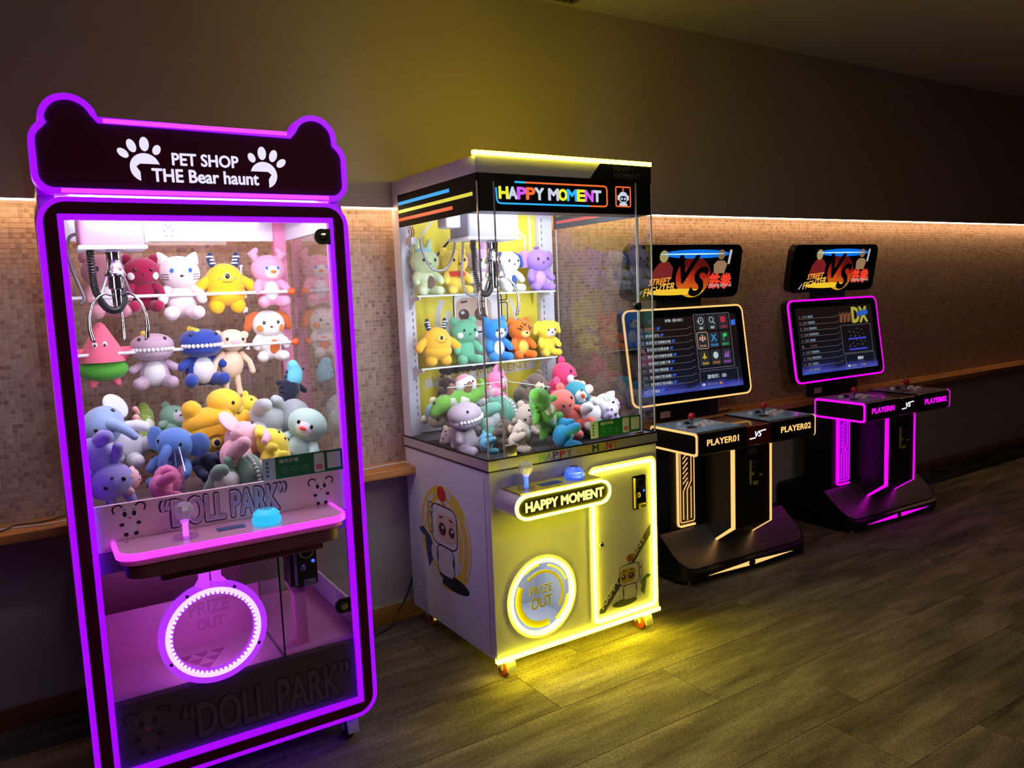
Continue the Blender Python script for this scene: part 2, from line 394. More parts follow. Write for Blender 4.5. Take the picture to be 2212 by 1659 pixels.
# cables lying on the ledge and the floor
def cable(name, pts, r, m, label, group=None):
    P = [Vector(p) for p in pts]; out = []
    for i in range(len(P)-1):
        a, b, c, d = P[max(i-1, 0)], P[i], P[i+1], P[min(i+2, len(P)-1)]
        for k in range(8):
            t = k/8; out.append(0.5*((2*b)+(c-a)*t+(2*a-5*b+4*c-d)*t*t+(3*b-a-3*c+d)*t**3))
    out.append(P[-1]); return tag(obj(name, MB().tube(out, r, 8), m), label, 'cable', group)
WCAB = mat('white_cable', S(205, 200, 205), 0.5); GCAB = mat('grey_cable', S(70, 60, 62), 0.5); BCAB = mat('black_cable', S(18, 17, 18), 0.5)
zl = 0.7385
cable('power_cable', [(-1.75, 0.70, zl), (-1.52, 0.705, zl), (-1.45, 0.69, zl), (-1.36, 0.672, zl), (-1.25, 0.70, zl), (-1.0, 0.71, zl)], 0.0035, WCAB, 'white cable on the pine ledge passing under the dark grey cable')
cable('power_cable', [(-1.7, 0.66, zl), (-1.52, 0.672, zl+0.001), (-1.47, 0.705, zl+0.006), (-1.38, 0.72, zl+0.001), (-1.28, 0.765, zl+0.001), (-1.0, 0.77, zl)], 0.003, GCAB, 'dark grey cable crossing the white one on the pine ledge')
cable('power_cable', [(-0.6, 0.70, zl), (-0.3, 0.688, zl), (-0.2, 0.705, zl), (-0.1, 0.725, zl), (0.0, 0.722, zl), (0.3, 0.72, zl)], 0.0035, WCAB, 'white cable on the pine ledge between the two claw machines')
cable('power_cable', [(0.06, 0.735, 0.30), (0.03, 0.742, 0.24), (-0.02, 0.745, 0.12), (-0.09, 0.735, 0.03), (-0.16, 0.70, 0.005), (-0.4, 0.66, 0.005)], 0.004, BCAB, 'black power cord trailing from behind the yellow machine to the floor')
cable('power_cable', [(2.06, 0.70, 0.742), (1.99, 0.68, 0.742), (1.92, 0.705, 0.743), (1.85, 0.70, 0.78), (1.80, 0.72, 0.80)], 0.004, BCAB, 'black cable on the ledge behind the warm-lit arcade machine')
# ------------------------------------------------------------------ fittings shared by the machines
CORD = mat('coil_cord_black', S(16, 16, 18), 0.4)
CSTEEL = mat('zinc_plate', (0.62, 0.62, 0.62), 0.35, 0.45, var=0.05)
AMBER = mat('caster_wheel', S(168, 70, 34), 0.5)
CLEAR = glass('clear_resin', (0.85, 0.85, 0.95), 1.6, 1.5, 0.22)
CRYSTAL = mat('crystal_knob', (0.85, 0.85, 0.92), 0.08, coat=0.6); CRYSTAL.node_tree.nodes['Principled BSDF'].inputs['Alpha'].default_value = 0.5
def caster(parent, x, y, h, wheel=AMBER, lever=True):
    c = obj('caster', MB().box(x-0.025, x+0.025, y-0.025, y+0.025, h-0.006, h, 0.001).box(x-0.017, x-0.013, y-0.016, y+0.02, h*0.35, h-0.006).box(x+0.013, x+0.017, y-0.016, y+0.02, h*0.35, h-0.006), CSTEEL, parent)
    r = h*0.40
    obj('wheel', MB().lathe([(r*0.6, -0.011), (r*0.9, -0.011), (r, -0.008), (r, 0.008), (r*0.9, 0.011), (r*0.6, 0.011)], (x, y, r), 20, 'x'), wheel, c)
    obj('axle', MB().lathe([(0.006, -0.019), (0.006, 0.019)], (x, y, r), 12, 'x'), CHROME, c)
    if lever: obj('brake_lever', MB().prism([(y-0.02, h*0.9), (y-0.045, h*0.78), (y-0.055, h*0.38), (y-0.048, h*0.36), (y-0.036, h*0.68), (y-0.016, h*0.76)], lambda a, b, t: (x+t, a, b), -0.012, 0.026), CSTEEL, c)
def joystick(parent, x, y, z, glow, tall=0.10):
    j = obj('joystick', MB().lathe([(0.033, 0), (0.033, 0.003), (0.02, 0.005)], (x, y, z), 24), glass('joystick_disc', (0.95, 0.9, 1.0), 1.0, 1.45, 0.05), parent)
    obj('shaft', MB().lathe([(0.008, 0.003), (0.008, 0.042), (0.011, 0.043), (0.011, 0.048)], (x, y, z), 14), glow, j)
    b = [(0.006, 0.048), (0.012, 0.052), (0.02, 0.066), (0.026, 0.082), (0.027, 0.092), (0.022, 0.106), (0.012, 0.114), (0.002, 0.116)]
    mb = MB()
    k = tall/0.116
    for i in range(9):   # faceted bulb
        pass
    mb.lathe([(r, zz*k) for r, zz in b], (x, y, z), 10); o = obj('bulb_knob', mb, CRYSTAL, j)
    for p in o.data.polygons: p.use_smooth = False
    mb = MB()
    for i in range(10):
        a = i*2.4; zz = z+(0.062+0.004*i)*k; r = 0.012+0.004*math.sin(i)
        mb.box(x+r*math.cos(a)-0.002, x+r*math.cos(a)+0.002, y+r*math.sin(a)-0.002, y+r*math.sin(a)+0.002, zz-0.003, zz+0.003)
    obj('knob_facets', mb, GLASSE, j)
def dome_button(parent, x, y, z, m, r=0.036):
    b = obj('push_button', MB().lathe([(r, 0), (r*1.08, 0.006), (r*1.08, 0.018), (r*0.95, 0.024)], (x, y, z), 30), m, parent)
    obj('button_dome', MB().lathe([(r*0.95, 0.024), (r*1.0, 0.030), (r*0.72, 0.040), (r*0.55, 0.043), (r*0.5, 0.043)], (x, y, z), 30), m, b)
    obj('button_cap', MB().lathe([(r*0.5, 0.043), (r*0.5, 0.046), (r*0.44, 0.047), (0.002, 0.044)], (x, y, z), 24), CLEAR, b)
def coin_slot(parent, x0, x1, z0, z1, y, frame_m, bright, lit=True):
    c = obj('coin_acceptor', MB().prism(rrect(x0, x1, z0, z1, 0.008), FRONT(y), 0.0, 0.006), frame_m, parent)
    W = x1-x0; H = z1-z0; xc = (x0+x1)/2
    obj('coin_ring', MB().band(circ(xc+W*0.08, z1-H*0.24, W*0.32, 24), circ(xc+W*0.08, z1-H*0.24, W*0.25, 24), FRONT(y), 0.006, 0.010), CHROME, c)
    obj('coin_eye', MB().prism(circ(xc+W*0.08, z1-H*0.24, W*0.22, 20), FRONT(y), 0.006, 0.0075), BLACK, c)
    obj('side_rail', MB().box(x0+W*0.02, x0+W*0.12, y-0.016, y-0.006, z0+H*0.05, z1-H*0.05, 0.002), bright, c)
    obj('coin_knob', MB().ball((xc-W*0.12, y-0.008, z0+H*0.42), (W*0.14, 0.008, W*0.17), n=12, m=8), bright, c)
    if lit: obj('led_logo', MB().prism(circ(x1-W*0.16, z0+H*0.52, W*0.075, 14), FRONT(y), 0.006, 0.0078), emis('blue_logo', (0.05, 0.12, 1.0), 1.6), c)
    obj('return_cup', MB().box(xc-W*0.12, x1-W*0.12, y-0.018, y-0.006, z0+H*0.02, z0+H*0.15, 0.002), bright, c)
def claw(parent, x, y, z, s=1.0, metal=CHROME):
    """z = height where the claw hangs from the trolley"""
    b = obj('claw_body', MB().lathe([(0.005*s, 0.02*s), (0.005*s, 0), (0.021*s, -0.002*s), (0.023*s, -0.008*s), (0.021*s, -0.014*s), (0.021*s, -0.055*s), (0.024*s, -0.058*s), (0.030*s, -0.072*s), (0.030*s, -0.078*s), (0.022*s, -0.082*s), (0.022*s, -0.115*s), (0.016*s, -0.118*s), (0.014*s, -0.165*s), (0.010*s, -0.170*s)], (x, y, z), 22), metal, parent)
    for k in range(3):
        a = math.radians(200+120*k); ca, sa = math.cos(a), math.sin(a)
        prof = [(0.018, -0.135), (0.035, -0.128), (0.055, -0.137), (0.076, -0.160), (0.088, -0.195), (0.090, -0.230), (0.084, -0.262), (0.078, -0.272)]
        obj('claw_prong', MB().tube([(x+r*s*ca, y+r*s*sa, z+h*s) for r, h in prof], [0.0035*s, 0.004*s, 0.0042*s, 0.0042*s, 0.0045*s, 0.0055*s, 0.007*s, 0.003*s], 8), metal, b)
        obj('prong_link', MB().tube([(x+0.026*s*ca, y+0.026*s*sa, z-0.078*s), (x+0.045*s*ca, y+0.045*s*sa, z-0.132*s)], 0.0032*s, 6), mat('dark_chrome', (0.32, 0.30, 0.34), 0.25, 1.0), b)
def coil(parent, path, r=0.010, turns=26, wr=0.0030):
    P = [Vector(p) for p in path]; pts = []; seg = len(P)-1; n = turns*9
    def at(t):
        i = min(int(t*seg), seg-1); u = t*seg-i; a, b, c, d = P[max(i-1, 0)], P[i], P[i+1], P[min(i+2, seg)]
        return 0.5*((2*b)+(c-a)*u+(2*a-5*b+4*c-d)*u*u+(3*b-a-3*c+d)*u**3)
    for k in range(n+1):
        t = k/n; p = at(t); d = (at(min(t+0.01, 1))-at(max(t-0.01, 0))).normalized(); q = d.cross(Vector((0, 1, 0)))
        if q.length < 1e-3: q = d.orthogonal()
        q.normalize(); e = d.cross(q); a = 2*PI*turns*t; pts.append(p+(q*math.cos(a)+e*math.sin(a))*r)
    return obj('coil_cord', MB().tube(pts, wr, 6), CORD, parent)
def spline(path, n=8):
    P = [Vector(p) for p in path]; out = []
    for i in range(len(P)-1):
        a, b, c, d = P[max(i-1, 0)], P[i], P[i+1], P[min(i+2, len(P)-1)]
        for k in range(n):
            u = k/n; out.append(0.5*((2*b)+(c-a)*u+(2*a-5*b+4*c-d)*u*u+(3*b-a-3*c+d)*u**3))
    return out+[P[-1]]
INK = mat('ink_dark', S(38, 30, 46), 0.6)
def bear_decal(parent, fn, x, z, s, white, dark, t=0.0006):
    """little printed bear: head with two ear curls, dark limbs, pink mouth"""
    g = obj('bear_print', MB().prism(circ(x, z+0.26*s, 0.30*s, 26, 0.26*s), fn, 0, t).prism(circ(x, z-0.22*s, 0.2*s, 20, 0.24*s), fn, 0, t), white, parent)
    mb = MB()
    for sg in (-1, 1):
        L, R = stroke(arc(x+sg*0.34*s, z+0.42*s, 0.15*s, 90-sg*140, 90+sg*70, 10), 0.05*s); mb.band(L, R, fn, 0, t*1.2, False)
        mb.prism(circ(x+sg*0.14*s, z+0.24*s, 0.065*s, 16, 0.095*s), fn, t, t*1.6)
        mb.prism(circ(x+sg*0.25*s, z-0.10*s, 0.075*s, 12, 0.06*s), fn, t*0.5, t*1.4)
        mb.prism(circ(x+sg*0.15*s, z-0.44*s, 0.075*s, 12, 0.07*s), fn, t*0.5, t*1.4)
        L, R = stroke([(x+sg*0.08*s, z+0.40*s), (x+sg*0.2*s, z+0.38*s)], 0.02*s); mb.band(L, R, fn, t, t*1.6, False)
    obj('bear_ink', mb, dark, g)
    obj('bear_mouth', MB().prism([(x-0.06*s, z+0.13*s), (x+0.06*s, z+0.13*s), (x, z+0.05*s)], fn, t, t*1.7), mat('print_pink', S(226, 60, 130), 0.5), g)
    return g
def astronaut_print(parent, fn, x, z, s, white, tone, flip=1, wide=1.4):
    """small space traveller printed on the panel: helmet, visor, red antenna ball, suit, blue fin and dark board"""
    X = lambda a: x+flip*a*s*wide; Z = lambda b: z+b*s
    pl = lambda pts: [(X(a), Z(b)) for a, b in pts]
    navy = mat('print_navy'+tone, S(38, 60, 120) if tone == '' else S(70, 96, 40), 0.5); ink = INK
    g = obj('astronaut_print', MB().prism(pl(rrect(-0.26, 0.24, -0.02, 0.52, 0.12)), fn, 0.0006, 0.0012).prism(pl(rrect(-0.17, 0.16, -0.42, -0.02, 0.10)), fn, 0.0006, 0.0012)
            .prism(pl(circ(-0.22, -0.17, 0.075, 14, 0.13)), fn, 0.0006, 0.0012).prism(pl(circ(0.2, -0.2, 0.07, 14, 0.12)), fn, 0.0006, 0.0012), white, parent)
    L, R = stroke(pl(rrect(-0.26, 0.24, -0.02, 0.52, 0.12)), 0.018*s, True); mb = MB().band(L, R, fn, 0.0012, 0.0016, True)
    L, R = stroke(pl(rrect(-0.17, 0.16, -0.42, -0.02, 0.10)), 0.014*s, True); mb.band(L, R, fn, 0.0012, 0.0016, True)
    for a, b, w_, h_ in ((-0.27, 0.44, 0.05, 0.07), (-0.28, 0.22, 0.045, 0.12)):
        L, R = stroke(pl(rrect(a-w_, a+w_, b-h_, b+h_, 0.02, 3)), 0.012*s, True); mb.band(L, R, fn, 0.0012, 0.0017, True)
    obj('outline', mb, ink, g)
    obj('board', MB().prism(pl(circ(0.12, -0.47, 0.30, 24, 0.10)), fn, 0.0002, 0.0007), mat('print_board'+tone, S(24, 24, 40) if tone == '' else S(60, 70, 30), 0.5), g)
    obj('visor', MB().prism(pl(rrect(-0.15, 0.22, 0.05, 0.42, 0.10)), fn, 0.0013, 0.0018), mat('print_visor'+tone, S(206, 178, 160) if tone == '' else S(176, 150, 60), 0.5), g)
    for a, r in ((-0.04, 0.07), (0.14, 0.055)):
        obj('eye', MB().prism(pl(circ(a, 0.21, r, 18, r*1.25)), fn, 0.0019, 0.0023), mat('print_brown'+tone, S(74, 40, 32), 0.5), g)
        obj('eye_glint', MB().prism(pl(circ(a+0.012, 0.235, 0.02, 10)), fn, 0.0024, 0.0027), WHITE, g)
    for q in ([(-0.1, 0.345), (-0.02, 0.36), (-0.02, 0.385), (-0.1, 0.37)], [(0.1, 0.36), (0.17, 0.35), (0.17, 0.375), (0.1, 0.385)]): obj('eyebrow', MB().prism(pl(q), fn, 0.0019, 0.0023), mat('print_brown'+tone, S(74, 40, 32), 0.5), g)
    obj('antenna_stalk', MB().prism(pl([(-0.02, 0.52), (0.05, 0.52), (0.01, 0.62), (-0.03, 0.62)]), fn, 0.0006, 0.0014), mat('print_grey', S(150, 150, 165), 0.5), g)
    obj('antenna_ball', MB().prism(pl(circ(-0.03, 0.68, 0.085, 20, 0.1)), fn, 0.0008, 0.0016), mat('print_red'+tone, S(190, 40, 44) if tone == '' else S(160, 80, 20), 0.5), g)
    obj('fin', MB().prism(pl([(-0.20, -0.20), (-0.30, 0.02), (-0.44, 0.12), (-0.54, 0.08), (-0.50, 0.02), (-0.42, 0.0), (-0.40, -0.2), (-0.36, -0.42), (-0.28, -0.30)]), fn, 0.0003, 0.0010), navy, g)
    return g
def payment_sticker(parent, fn, x0, x1, z0, z1):
    g = obj('instruction_sticker', MB().prism([(x0, z0), (x1, z0), (x1, z1), (x0, z1)], fn, 0, 0.0008), mat('sticker_green', S(24, 120, 70), 0.5), parent)
    W, H = x1-x0, z1-z0; wh = mat('sticker_white', S(214, 226, 226), 0.5)
    obj('icon_column', MB().prism([(x0, z0), (x0+W*0.15, z0), (x0+W*0.15, z1), (x0, z1)], fn, 0.0008, 0.0012), mat('sticker_pale', S(196, 222, 224), 0.5), g)
    text('heading', '操作步骤', x0+W*0.2, z0+H*0.70, fn, wh, g, width=W*0.24, height=H*0.18, bold=0.01, t0=0.0008)
    mb = MB()
    for i in range(4): mb.prism(circ(x0+W*0.055, z0+H*(0.78-0.19*i), W*0.018, 10), fn, 0.0012, 0.0016)
    obj('icon_dots', mb, mat('sticker_blue', S(40, 120, 180), 0.5), g)
    mb = MB()
    for i in range(3): mb.band(circ(x0+W*(0.26+0.13*i), z0+H*0.38, W*0.032, 16), circ(x0+W*(0.26+0.13*i), z0+H*0.38, W*0.026, 16), fn, 0.0008, 0.0012)
    obj('step_circles', mb, mat('sticker_teal', S(120, 190, 160), 0.5), g)
    obj('phone_picture', MB().prism(rrect(x0+W*0.63, x0+W*0.76, z0+H*0.06, z0+H*0.93, W*0.015, 3), fn, 0.0008, 0.0013), wh, g)
    obj('phone_screen', MB().prism(rrect(x0+W*0.65, x0+W*0.74, z0+H*0.18, z0+H*0.42, W*0.008, 2), fn, 0.0013, 0.0016), mat('sticker_rose', S(220, 120, 150), 0.5), g)
    obj('blank_square', MB().prism(rrect(x0+W*0.80, x0+W*0.97, z0+H*0.16, z0+H*0.90, W*0.004, 2), fn, 0.0008, 0.0012), wh, g)

# ================================================================== claw machine with purple lights
c1 = thing('claw_machine', 'tall pink claw machine with bear-shaped sign and purple neon edges', 'claw machine', (M1.o.x, M1.o.y, 0), (0, 0, M1.yaw))
F0 = FRONT(0.0)
hdr = (arc(0.047, 1.816, 0.05, 180, 270, 8) + arc(0.782, 1.816, 0.05, 270, 360, 8) + arc(0.772, 1.885, 0.06, 0, 57, 7)
       + arc(0.735, 1.945, 0.07, 0, 168, 20) + arc(0.092, 1.95, 0.07, 13, 176, 20) + arc(0.057, 1.895, 0.06, 120, 180, 7))
def inset(pts, d):
    L, R = stroke(pts, 2*d, True); a = sum(p[0]*q[1]-q[0]*p[1] for p, q in zip(pts, pts[1:]+pts[:1])); return L if a > 0 else R
hin = inset(hdr, 0.0155)
sg = obj('sign_board', MB().prism(hin, F0, -0.05, 0.004), MAROON, c1, 'dark bear-shaped sign board')
obj('sign_neon', MB().band(hdr, hin, F0, -0.045, 0.010), PURPLE, sg)
obj('sign_neon_core', MB().box(0.06, 0.77, -0.013, -0.010, 1.7685, 1.780), PURPLE2, sg)
obj('sign_neon_top', MB().box(0.172, 0.655, -0.0125, -0.010, 1.951, 1.962), PURPLE2, sg)
LIT = emis('lit_white', (0.80, 0.74, 1.0), 1.05)
text('sign_lettering', 'PET SHOP', 0.335, 1.852, F0, LIT, sg, width=0.176, height=0.032, bold=0.035, t0=0.004)
text('sign_lettering', 'THE Bear haunt', 0.281, 1.806, F0, LIT, sg, width=0.284, height=0.034, bold=0.035, t0=0.004)
for sgn, cx, cz in ((1, 0.265, 1.842), (-1, 0.582, 1.835)):
    pw = obj('paw_print', MB().prism([(cx+sgn*a, cz+b) for a, b in arc(0, 0, 0.038, 12, 250, 16) + [(-0.013, -0.012), (-0.022, 0.002), (-0.012, 0.010), (0.036, 0.010)]], F0, 0.004, 0.005), LIT, sg)
    for a, b, rx, rz, an in ((-0.052, 0.036, 0.010, 0.016, 50), (-0.030, 0.056, 0.011, 0.018, 20), (0.002, 0.062, 0.012, 0.019, 0), (0.032, 0.048, 0.010, 0.014, -25)):
        q = math.radians(an); pts = [(cx+sgn*(a+px_*math.cos(q)-pz_*math.sin(q)), cz+b+px_*math.sin(q)+pz_*math.cos(q)) for px_, pz_ in circ(0, 0, rx, 16, rz)]
        obj('paw_toe', MB().prism(pts, F0, 0.004, 0.005), LIT, pw)
# door frame
df = obj('door_frame', MB().band(rrect(0.012, 0.813, 0.115, 1.747, 0.055), rrect(0.044, 0.782, 0.146, 1.716, 0.004), F0, -0.02, 0.006), MAROON, c1, 'dark rounded door frame')
obj('outer_neon', MB().band(*rring(-0.003, 0.828, 0.100, 1.760, 0.07, 0.0155), F0, -0.03, 0.004), PURPLE, df)
obj('inner_neon', MB().band(rrect(0.044, 0.782, 0.146, 1.716, 0.003), rrect(0.059, 0.767, 0.162, 1.701, 0.002), F0, -0.018, 0.002), PURPLE, df)
obj('door_glass', MB().box(0.060, 0.766, 0.006, 0.010, 0.93, 1.70), GLASS, df)
for (lx, lz) in ((0.748, 1.659), (0.735, 0.487)):
    lk = obj('door_lock', MB().prism(arc(lx-0.004, lz, 0.024, 70, 290, 14)+[(lx+0.022, lz-0.024), (lx+0.022, lz+0.024)], F0, -0.004, 0.004), BLACK, df)
    obj('lock_barrel', MB().lathe([(0.012, 0.004), (0.012, 0.008), (0.008, 0.009)], (lx, 0.0, lz), 18, 'y'), CHROME, lk)
# cabinet
obj('plinth', MB().box(0.012, 0.813, 0.035, 0.625, 0.105, 0.355), mat('plinth_grey', S(120, 100, 112), 0.5), c1)
lp = obj('lower_board', MB().box(0.060, 0.766, 0.012, 0.034, 0.162, 0.354), mat('lower_board_grey', S(88, 66, 80), 0.5), c1)
FB = FRONT(0.012); FINK = mat('faint_ink', S(58, 42, 58), 0.6); FWH = mat('faint_white', S(104, 80, 96), 0.6)
text('board_lettering', '“DOLL PARK”', 0.232, 0.186, FB, FINK, lp, width=0.512, height=0.112, bold=0.055, t0=0.0)
text('board_lettering', '“DOLL PARK”', 0.236, 0.189, FB, FWH, lp, width=0.504, height=0.106, bold=0.02, t0=0.001)
bear_decal(lp, FB, 0.140, 0.250, 0.125, FWH, FINK)
obj('deck', MB().box(0.012, 0.813, 0.02, 0.625, 0.736, 0.85), mat('deck_grey', S(150, 130, 150), 0.5), c1)
for px_, py_ in ((0.004, 0.584), (0.757, 0.584), (0.004, 0.032), (0.781, 0.032)):
    obj('corner_post', MB().box(px_, px_+0.043, py_, py_+0.04, 0.355, 1.765, 0.003), PINK, c1)
obj('roof', MB().box(0.006, 0.819, 0.032, 0.628, 1.765, 1.80), PINK, c1)
obj('sign_back_box', MB().box(0.04, 0.785, 0.052, 0.20, 1.80, 1.93), MAROON, c1)
LBAND = mat('white_band', S(222, 222, 234), 0.5, var=0.02)
bb = obj('top_band', MB().box(0.04, 0.76, 0.60, 0.612, 1.690, 1.765), LBAND, c1)
obj('top_band', MB().box(0.797, 0.806, 0.07, 0.585, 1.690, 1.765), LBAND, c1)
obj('top_band', MB().box(0.016, 0.025, 0.07, 0.585, 1.690, 1.765), LBAND, c1)
FT = FRONT(0.60); bear_decal(bb, FT, 0.40, 1.732, 0.055, mat('band_print', S(206, 212, 234), 0.5), mat('band_ink', S(150, 172, 214), 0.5))
obj('back_glass', MB().box(0.047, 0.757, 0.612, 0.616, 0.85, 1.69), GLASS, c1)
obj('side_glass', MB().box(0.808, 0.812, 0.072, 0.584, 0.85, 1.69), GLASS2, c1)
obj('side_glass', MB().box(0.010, 0.014, 0.072, 0.584, 0.85, 1.69), GLASS, c1)
TUBE = emis('cabinet_tube_light', (0.84, 0.88, 1.0), 5.0)
obj('tube_light', MB().box(0.08, 0.75, 0.036, 0.054, 1.738, 1.756), emis('front_tube_light', (0.90, 0.86, 1.0), 50.0), c1)
obj('tube_light', MB().box(0.10, 0.70, 0.57, 0.585, 1.748, 1.760), TUBE, c1)
a = area_light('cabinet_lamp', (0.41, 0.32, 1.760), (0, 0, 0), 0.60, 0.40, 1.1, (0.88, 0.90, 1.0)); a.parent = c1
a = area_light('cabinet_front_fill', (0.41, 0.07, 1.735), (math.radians(48), 0, 0), 0.60, 0.05, 1.3, (0.90, 0.90, 1.0)); a.parent = c1  # extra unseen light aimed back to brighten the toy fronts
for lx_, an_, pw_ in ((0.060, -30, 1.0), (0.765, 40, 2.5)):
    a = area_light('corner_fill', (lx_, 0.078, 1.42), (math.radians(90), 0, math.radians(an_)), 0.02, 0.42, pw_, (0.90, 0.90, 1.0)); a.parent = c1  # upright lights added to brighten the toys evenly, no strips in view
# lower compartment
obj('side_panel', MB().box(0.006, 0.014, 0.034, 0.625, 0.355, 0.736), PINK, c1)
obj('lower_side_glass', MB().box(0.808, 0.812, 0.072, 0.584, 0.44, 0.736), GLASS, c1)
ls = obj('lower_side_strip', MB().box(0.806, 0.813, 0.072, 0.584, 0.355, 0.44), LBAND, c1)
bear_decal(ls, lambda a, b, t: (0.806-t, a, b), 0.26, 0.398, 0.06, LBAND, mat('strip_ink', S(150, 110, 160), 0.5))
obj('lower_back_panel', MB().box(0.047, 0.55, 0.60, 0.612, 0.355, 0.736), PINK, c1)
obj('compartment_divider', MB().box(0.543, 0.547, 0.03, 0.60, 0.358, 0.735), GLASS, c1)
obj('divider_edge', MB().box(0.5425, 0.5475, 0.026, 0.030, 0.358, 0.735), mat('dark_glass_edge', S(40, 30, 60), 0.2), c1)
pb = obj('prize_board', MB().box(0.05, 0.54, 0.30, 0.306, 0.355, 0.52), mat('prize_board_pink', S(196, 110, 160), 0.45), c1)
PTX = mat('prize_print', S(174, 92, 142), 0.5)
text('prize_lettering', 'PRIZE', 0.315, 0.452, FRONT(0.30), PTX, pb, width=0.125, height=0.042, bold=0.03)
text('prize_lettering', 'OUT', 0.335, 0.40, FRONT(0.30), PTX, pb, width=0.085, height=0.036, bold=0.03)
cf = obj('chute_floor', MB().box(0.048, 0.54, 0.035, 0.30, 0.3555, 0.3575), mat('chute_floor_pink', S(214, 140, 186), 0.4), c1)
for i, (ax, ay) in enumerate(((0.28, 0.20), (0.33, 0.20), (0.38, 0.20), (0.305, 0.155), (0.355, 0.155), (0.33, 0.11))):
    flat('triangle_print', [(ax-0.022, ay+0.02), (ax+0.022, ay+0.02), (ax, ay-0.02)], TOPP(0.3575), PTX, cf)
obj('side_floor', MB().box(0.55, 0.805, 0.035, 0.60, 0.3555, 0.3575), mat('side_floor_pink', S(214, 140, 186), 0.4), c1)
cp = obj('coin_post', MB().box(0.600, 0.640, 0.085, 0.125, 0.3575, 0.56, 0.003).prism([(0.60, 0.53), (0.64, 0.53), (0.672, 0.575), (0.58, 0.575)], FRONT(0.085), -0.04, 0.0), PINK, c1)
obj('coin_body', MB().box(0.585, 0.672, 0.055, 0.13, 0.565, 0.715, 0.004), BLACK, cp)
coin_slot(c1, 0.596, 0.672, 0.562, 0.712, 0.054, BLACK, mat('coin_bright', S(150, 140, 190), 0.25, 0.6))
a = area_light('ring_lamp', (0.338, 0.024, 0.506), (math.radians(90), 0, 0), 0.24, 0.24, 0.6, (0.74, 0.32, 1.0)); a.parent = c1
# ring door for the prizes
ring = obj('ring_light', MB().band(circ(0.338, 0.506, 0.153, 48), circ(0.338, 0.506, 0.114, 48), F0, -0.010, 0.004), emis('ring_diffuser', (0.24, 0.015, 1.0), 2.0), c1, 'round purple-lit ring around the prize door')
obj('ring_core', MB().band(circ(0.338, 0.506, 0.135, 48), circ(0.338, 0.506, 0.122, 48), F0, 0.0041, 0.005), emis('ring_core', (0.75, 0.28, 1.0), 2.6), ring)
obj('ring_neck', MB().prism([(0.308, 0.70), (0.308, 0.672), (0.296, 0.655), (0.335, 0.63), (0.338, 0.70)], F0, -0.008, 0.004).prism([(0.342, 0.70), (0.345, 0.63), (0.384, 0.655), (0.370, 0.672), (0.370, 0.70)], F0, -0.008, 0.004), emis('ring_neck', (0.62, 0.05, 1.0), 1.1), ring)
mb = MB()
for i in range(56):
    q = math.radians(60+i*(360-0)/56.0); mb.ball((0.338+0.119*math.sin(q), -0.006, 0.506+0.119*math.cos(q)), (0.0032, 0.002, 0.0032), n=8, m=6)
obj('led_dots', mb, emis('led_dot', (0.8, 0.55, 1.0), 16.0), ring)
for q in (28, -28, 118, -118):
    obj('ring_bolt', MB().lathe([(0.005, 0.004), (0.005, 0.006)], (0.338+0.141*math.sin(math.radians(q)), 0, 0.506+0.141*math.cos(math.radians(q))), 12, 'y'), BLACK, ring)
obj('prize_flap', MB().prism(circ(0.338, 0.506, 0.116, 40), FRONT(0.004), 0, 0.003), GLASS, c1)
obj('lower_glass', MB().box(0.060, 0.766, 0.013, 0.017, 0.356, 0.735), GLASS, c1)
# DOLL PARK board and control shelf
db = obj('doll_board', MB().box(0.060, 0.766, 0.008, 0.022, 0.80, 0.929), PINKL, c1, 'pale pink printed board above the control shelf')
FD = FRONT(0.008); BINK = mat('board_ink', S(70, 54, 110), 0.5); BLUEP = mat('board_blue', S(120, 190, 226), 0.5)
text('board_lettering', '“DOLL PARK”', 0.225, 0.838, FD, BINK, db, width=0.355, height=0.080, bold=0.06)
text('board_lettering', '“DOLL PARK”', 0.228, 0.840, FD, PINKL, db, width=0.349, height=0.076, bold=0.03, t0=0.001)
text('board_lettering', '“DOLL PARK”', 0.230, 0.842, FD, mat('board_lilac', S(190, 178, 220), 0.5), db, width=0.345, height=0.072, bold=0.0, t0=0.002)
bear_decal(db, FD, 0.145, 0.878, 0.085, mat('print_white', S(240, 240, 246), 0.5), INK)
bear_decal(db, FD, 0.690, 0.868, 0.080, mat('print_white', S(240, 240, 246), 0.5), INK)
payment_sticker(df, FRONT(0.006), 0.515, 0.765, 0.930, 0.998)
shelf2d = [(0.092, 0.006)] + arc(0.148, -0.109, 0.056, 180, 270, 8) + arc(0.664, -0.109, 0.056, 270, 360, 8) + [(0.72, 0.006)]
sh = obj('control_shelf', MB().prism([(a*0.972+0.0114, b*0.96) for a, b in shelf2d], TOPP(0), 0.795, 0.822), PINK, c1)
obj('shelf_body', MB().prism([(a*0.93+0.028, min(b*0.90, 0.006)) for a, b in shelf2d], TOPP(0), 0.755, 0.797), mat('shelf_underside', S(120, 66, 92), 0.5), sh)
obj('shelf_hopper', MB().box(0.20, 0.66, -0.085, 0.006, 0.715, 0.756, 0.006), mat('shelf_underside', S(120, 66, 92), 0.5), sh)
obj('shelf_neon', MB().band(shelf2d, [(a*0.968+0.013, b*0.95) for a, b in shelf2d], TOPP(0), 0.811, 0.8290, False), PURPLE2, sh)
obj('shelf_top', MB().prism([(a*0.968+0.013, b*0.95) for a, b in shelf2d], TOPP(0), 0.8225, 0.8265), mat('pink_acrylic', S(250, 182, 218), 0.12, coat=0.4, var=0.02), sh)
dp = obj('display', MB().prism([(0.358, -0.086), (0.434, -0.086), (0.434, -0.052), (0.358, -0.052)], TOPP(0.8265), 0.0, 0.002), mat('display_grey', S(80, 110, 160), 0.3), sh)
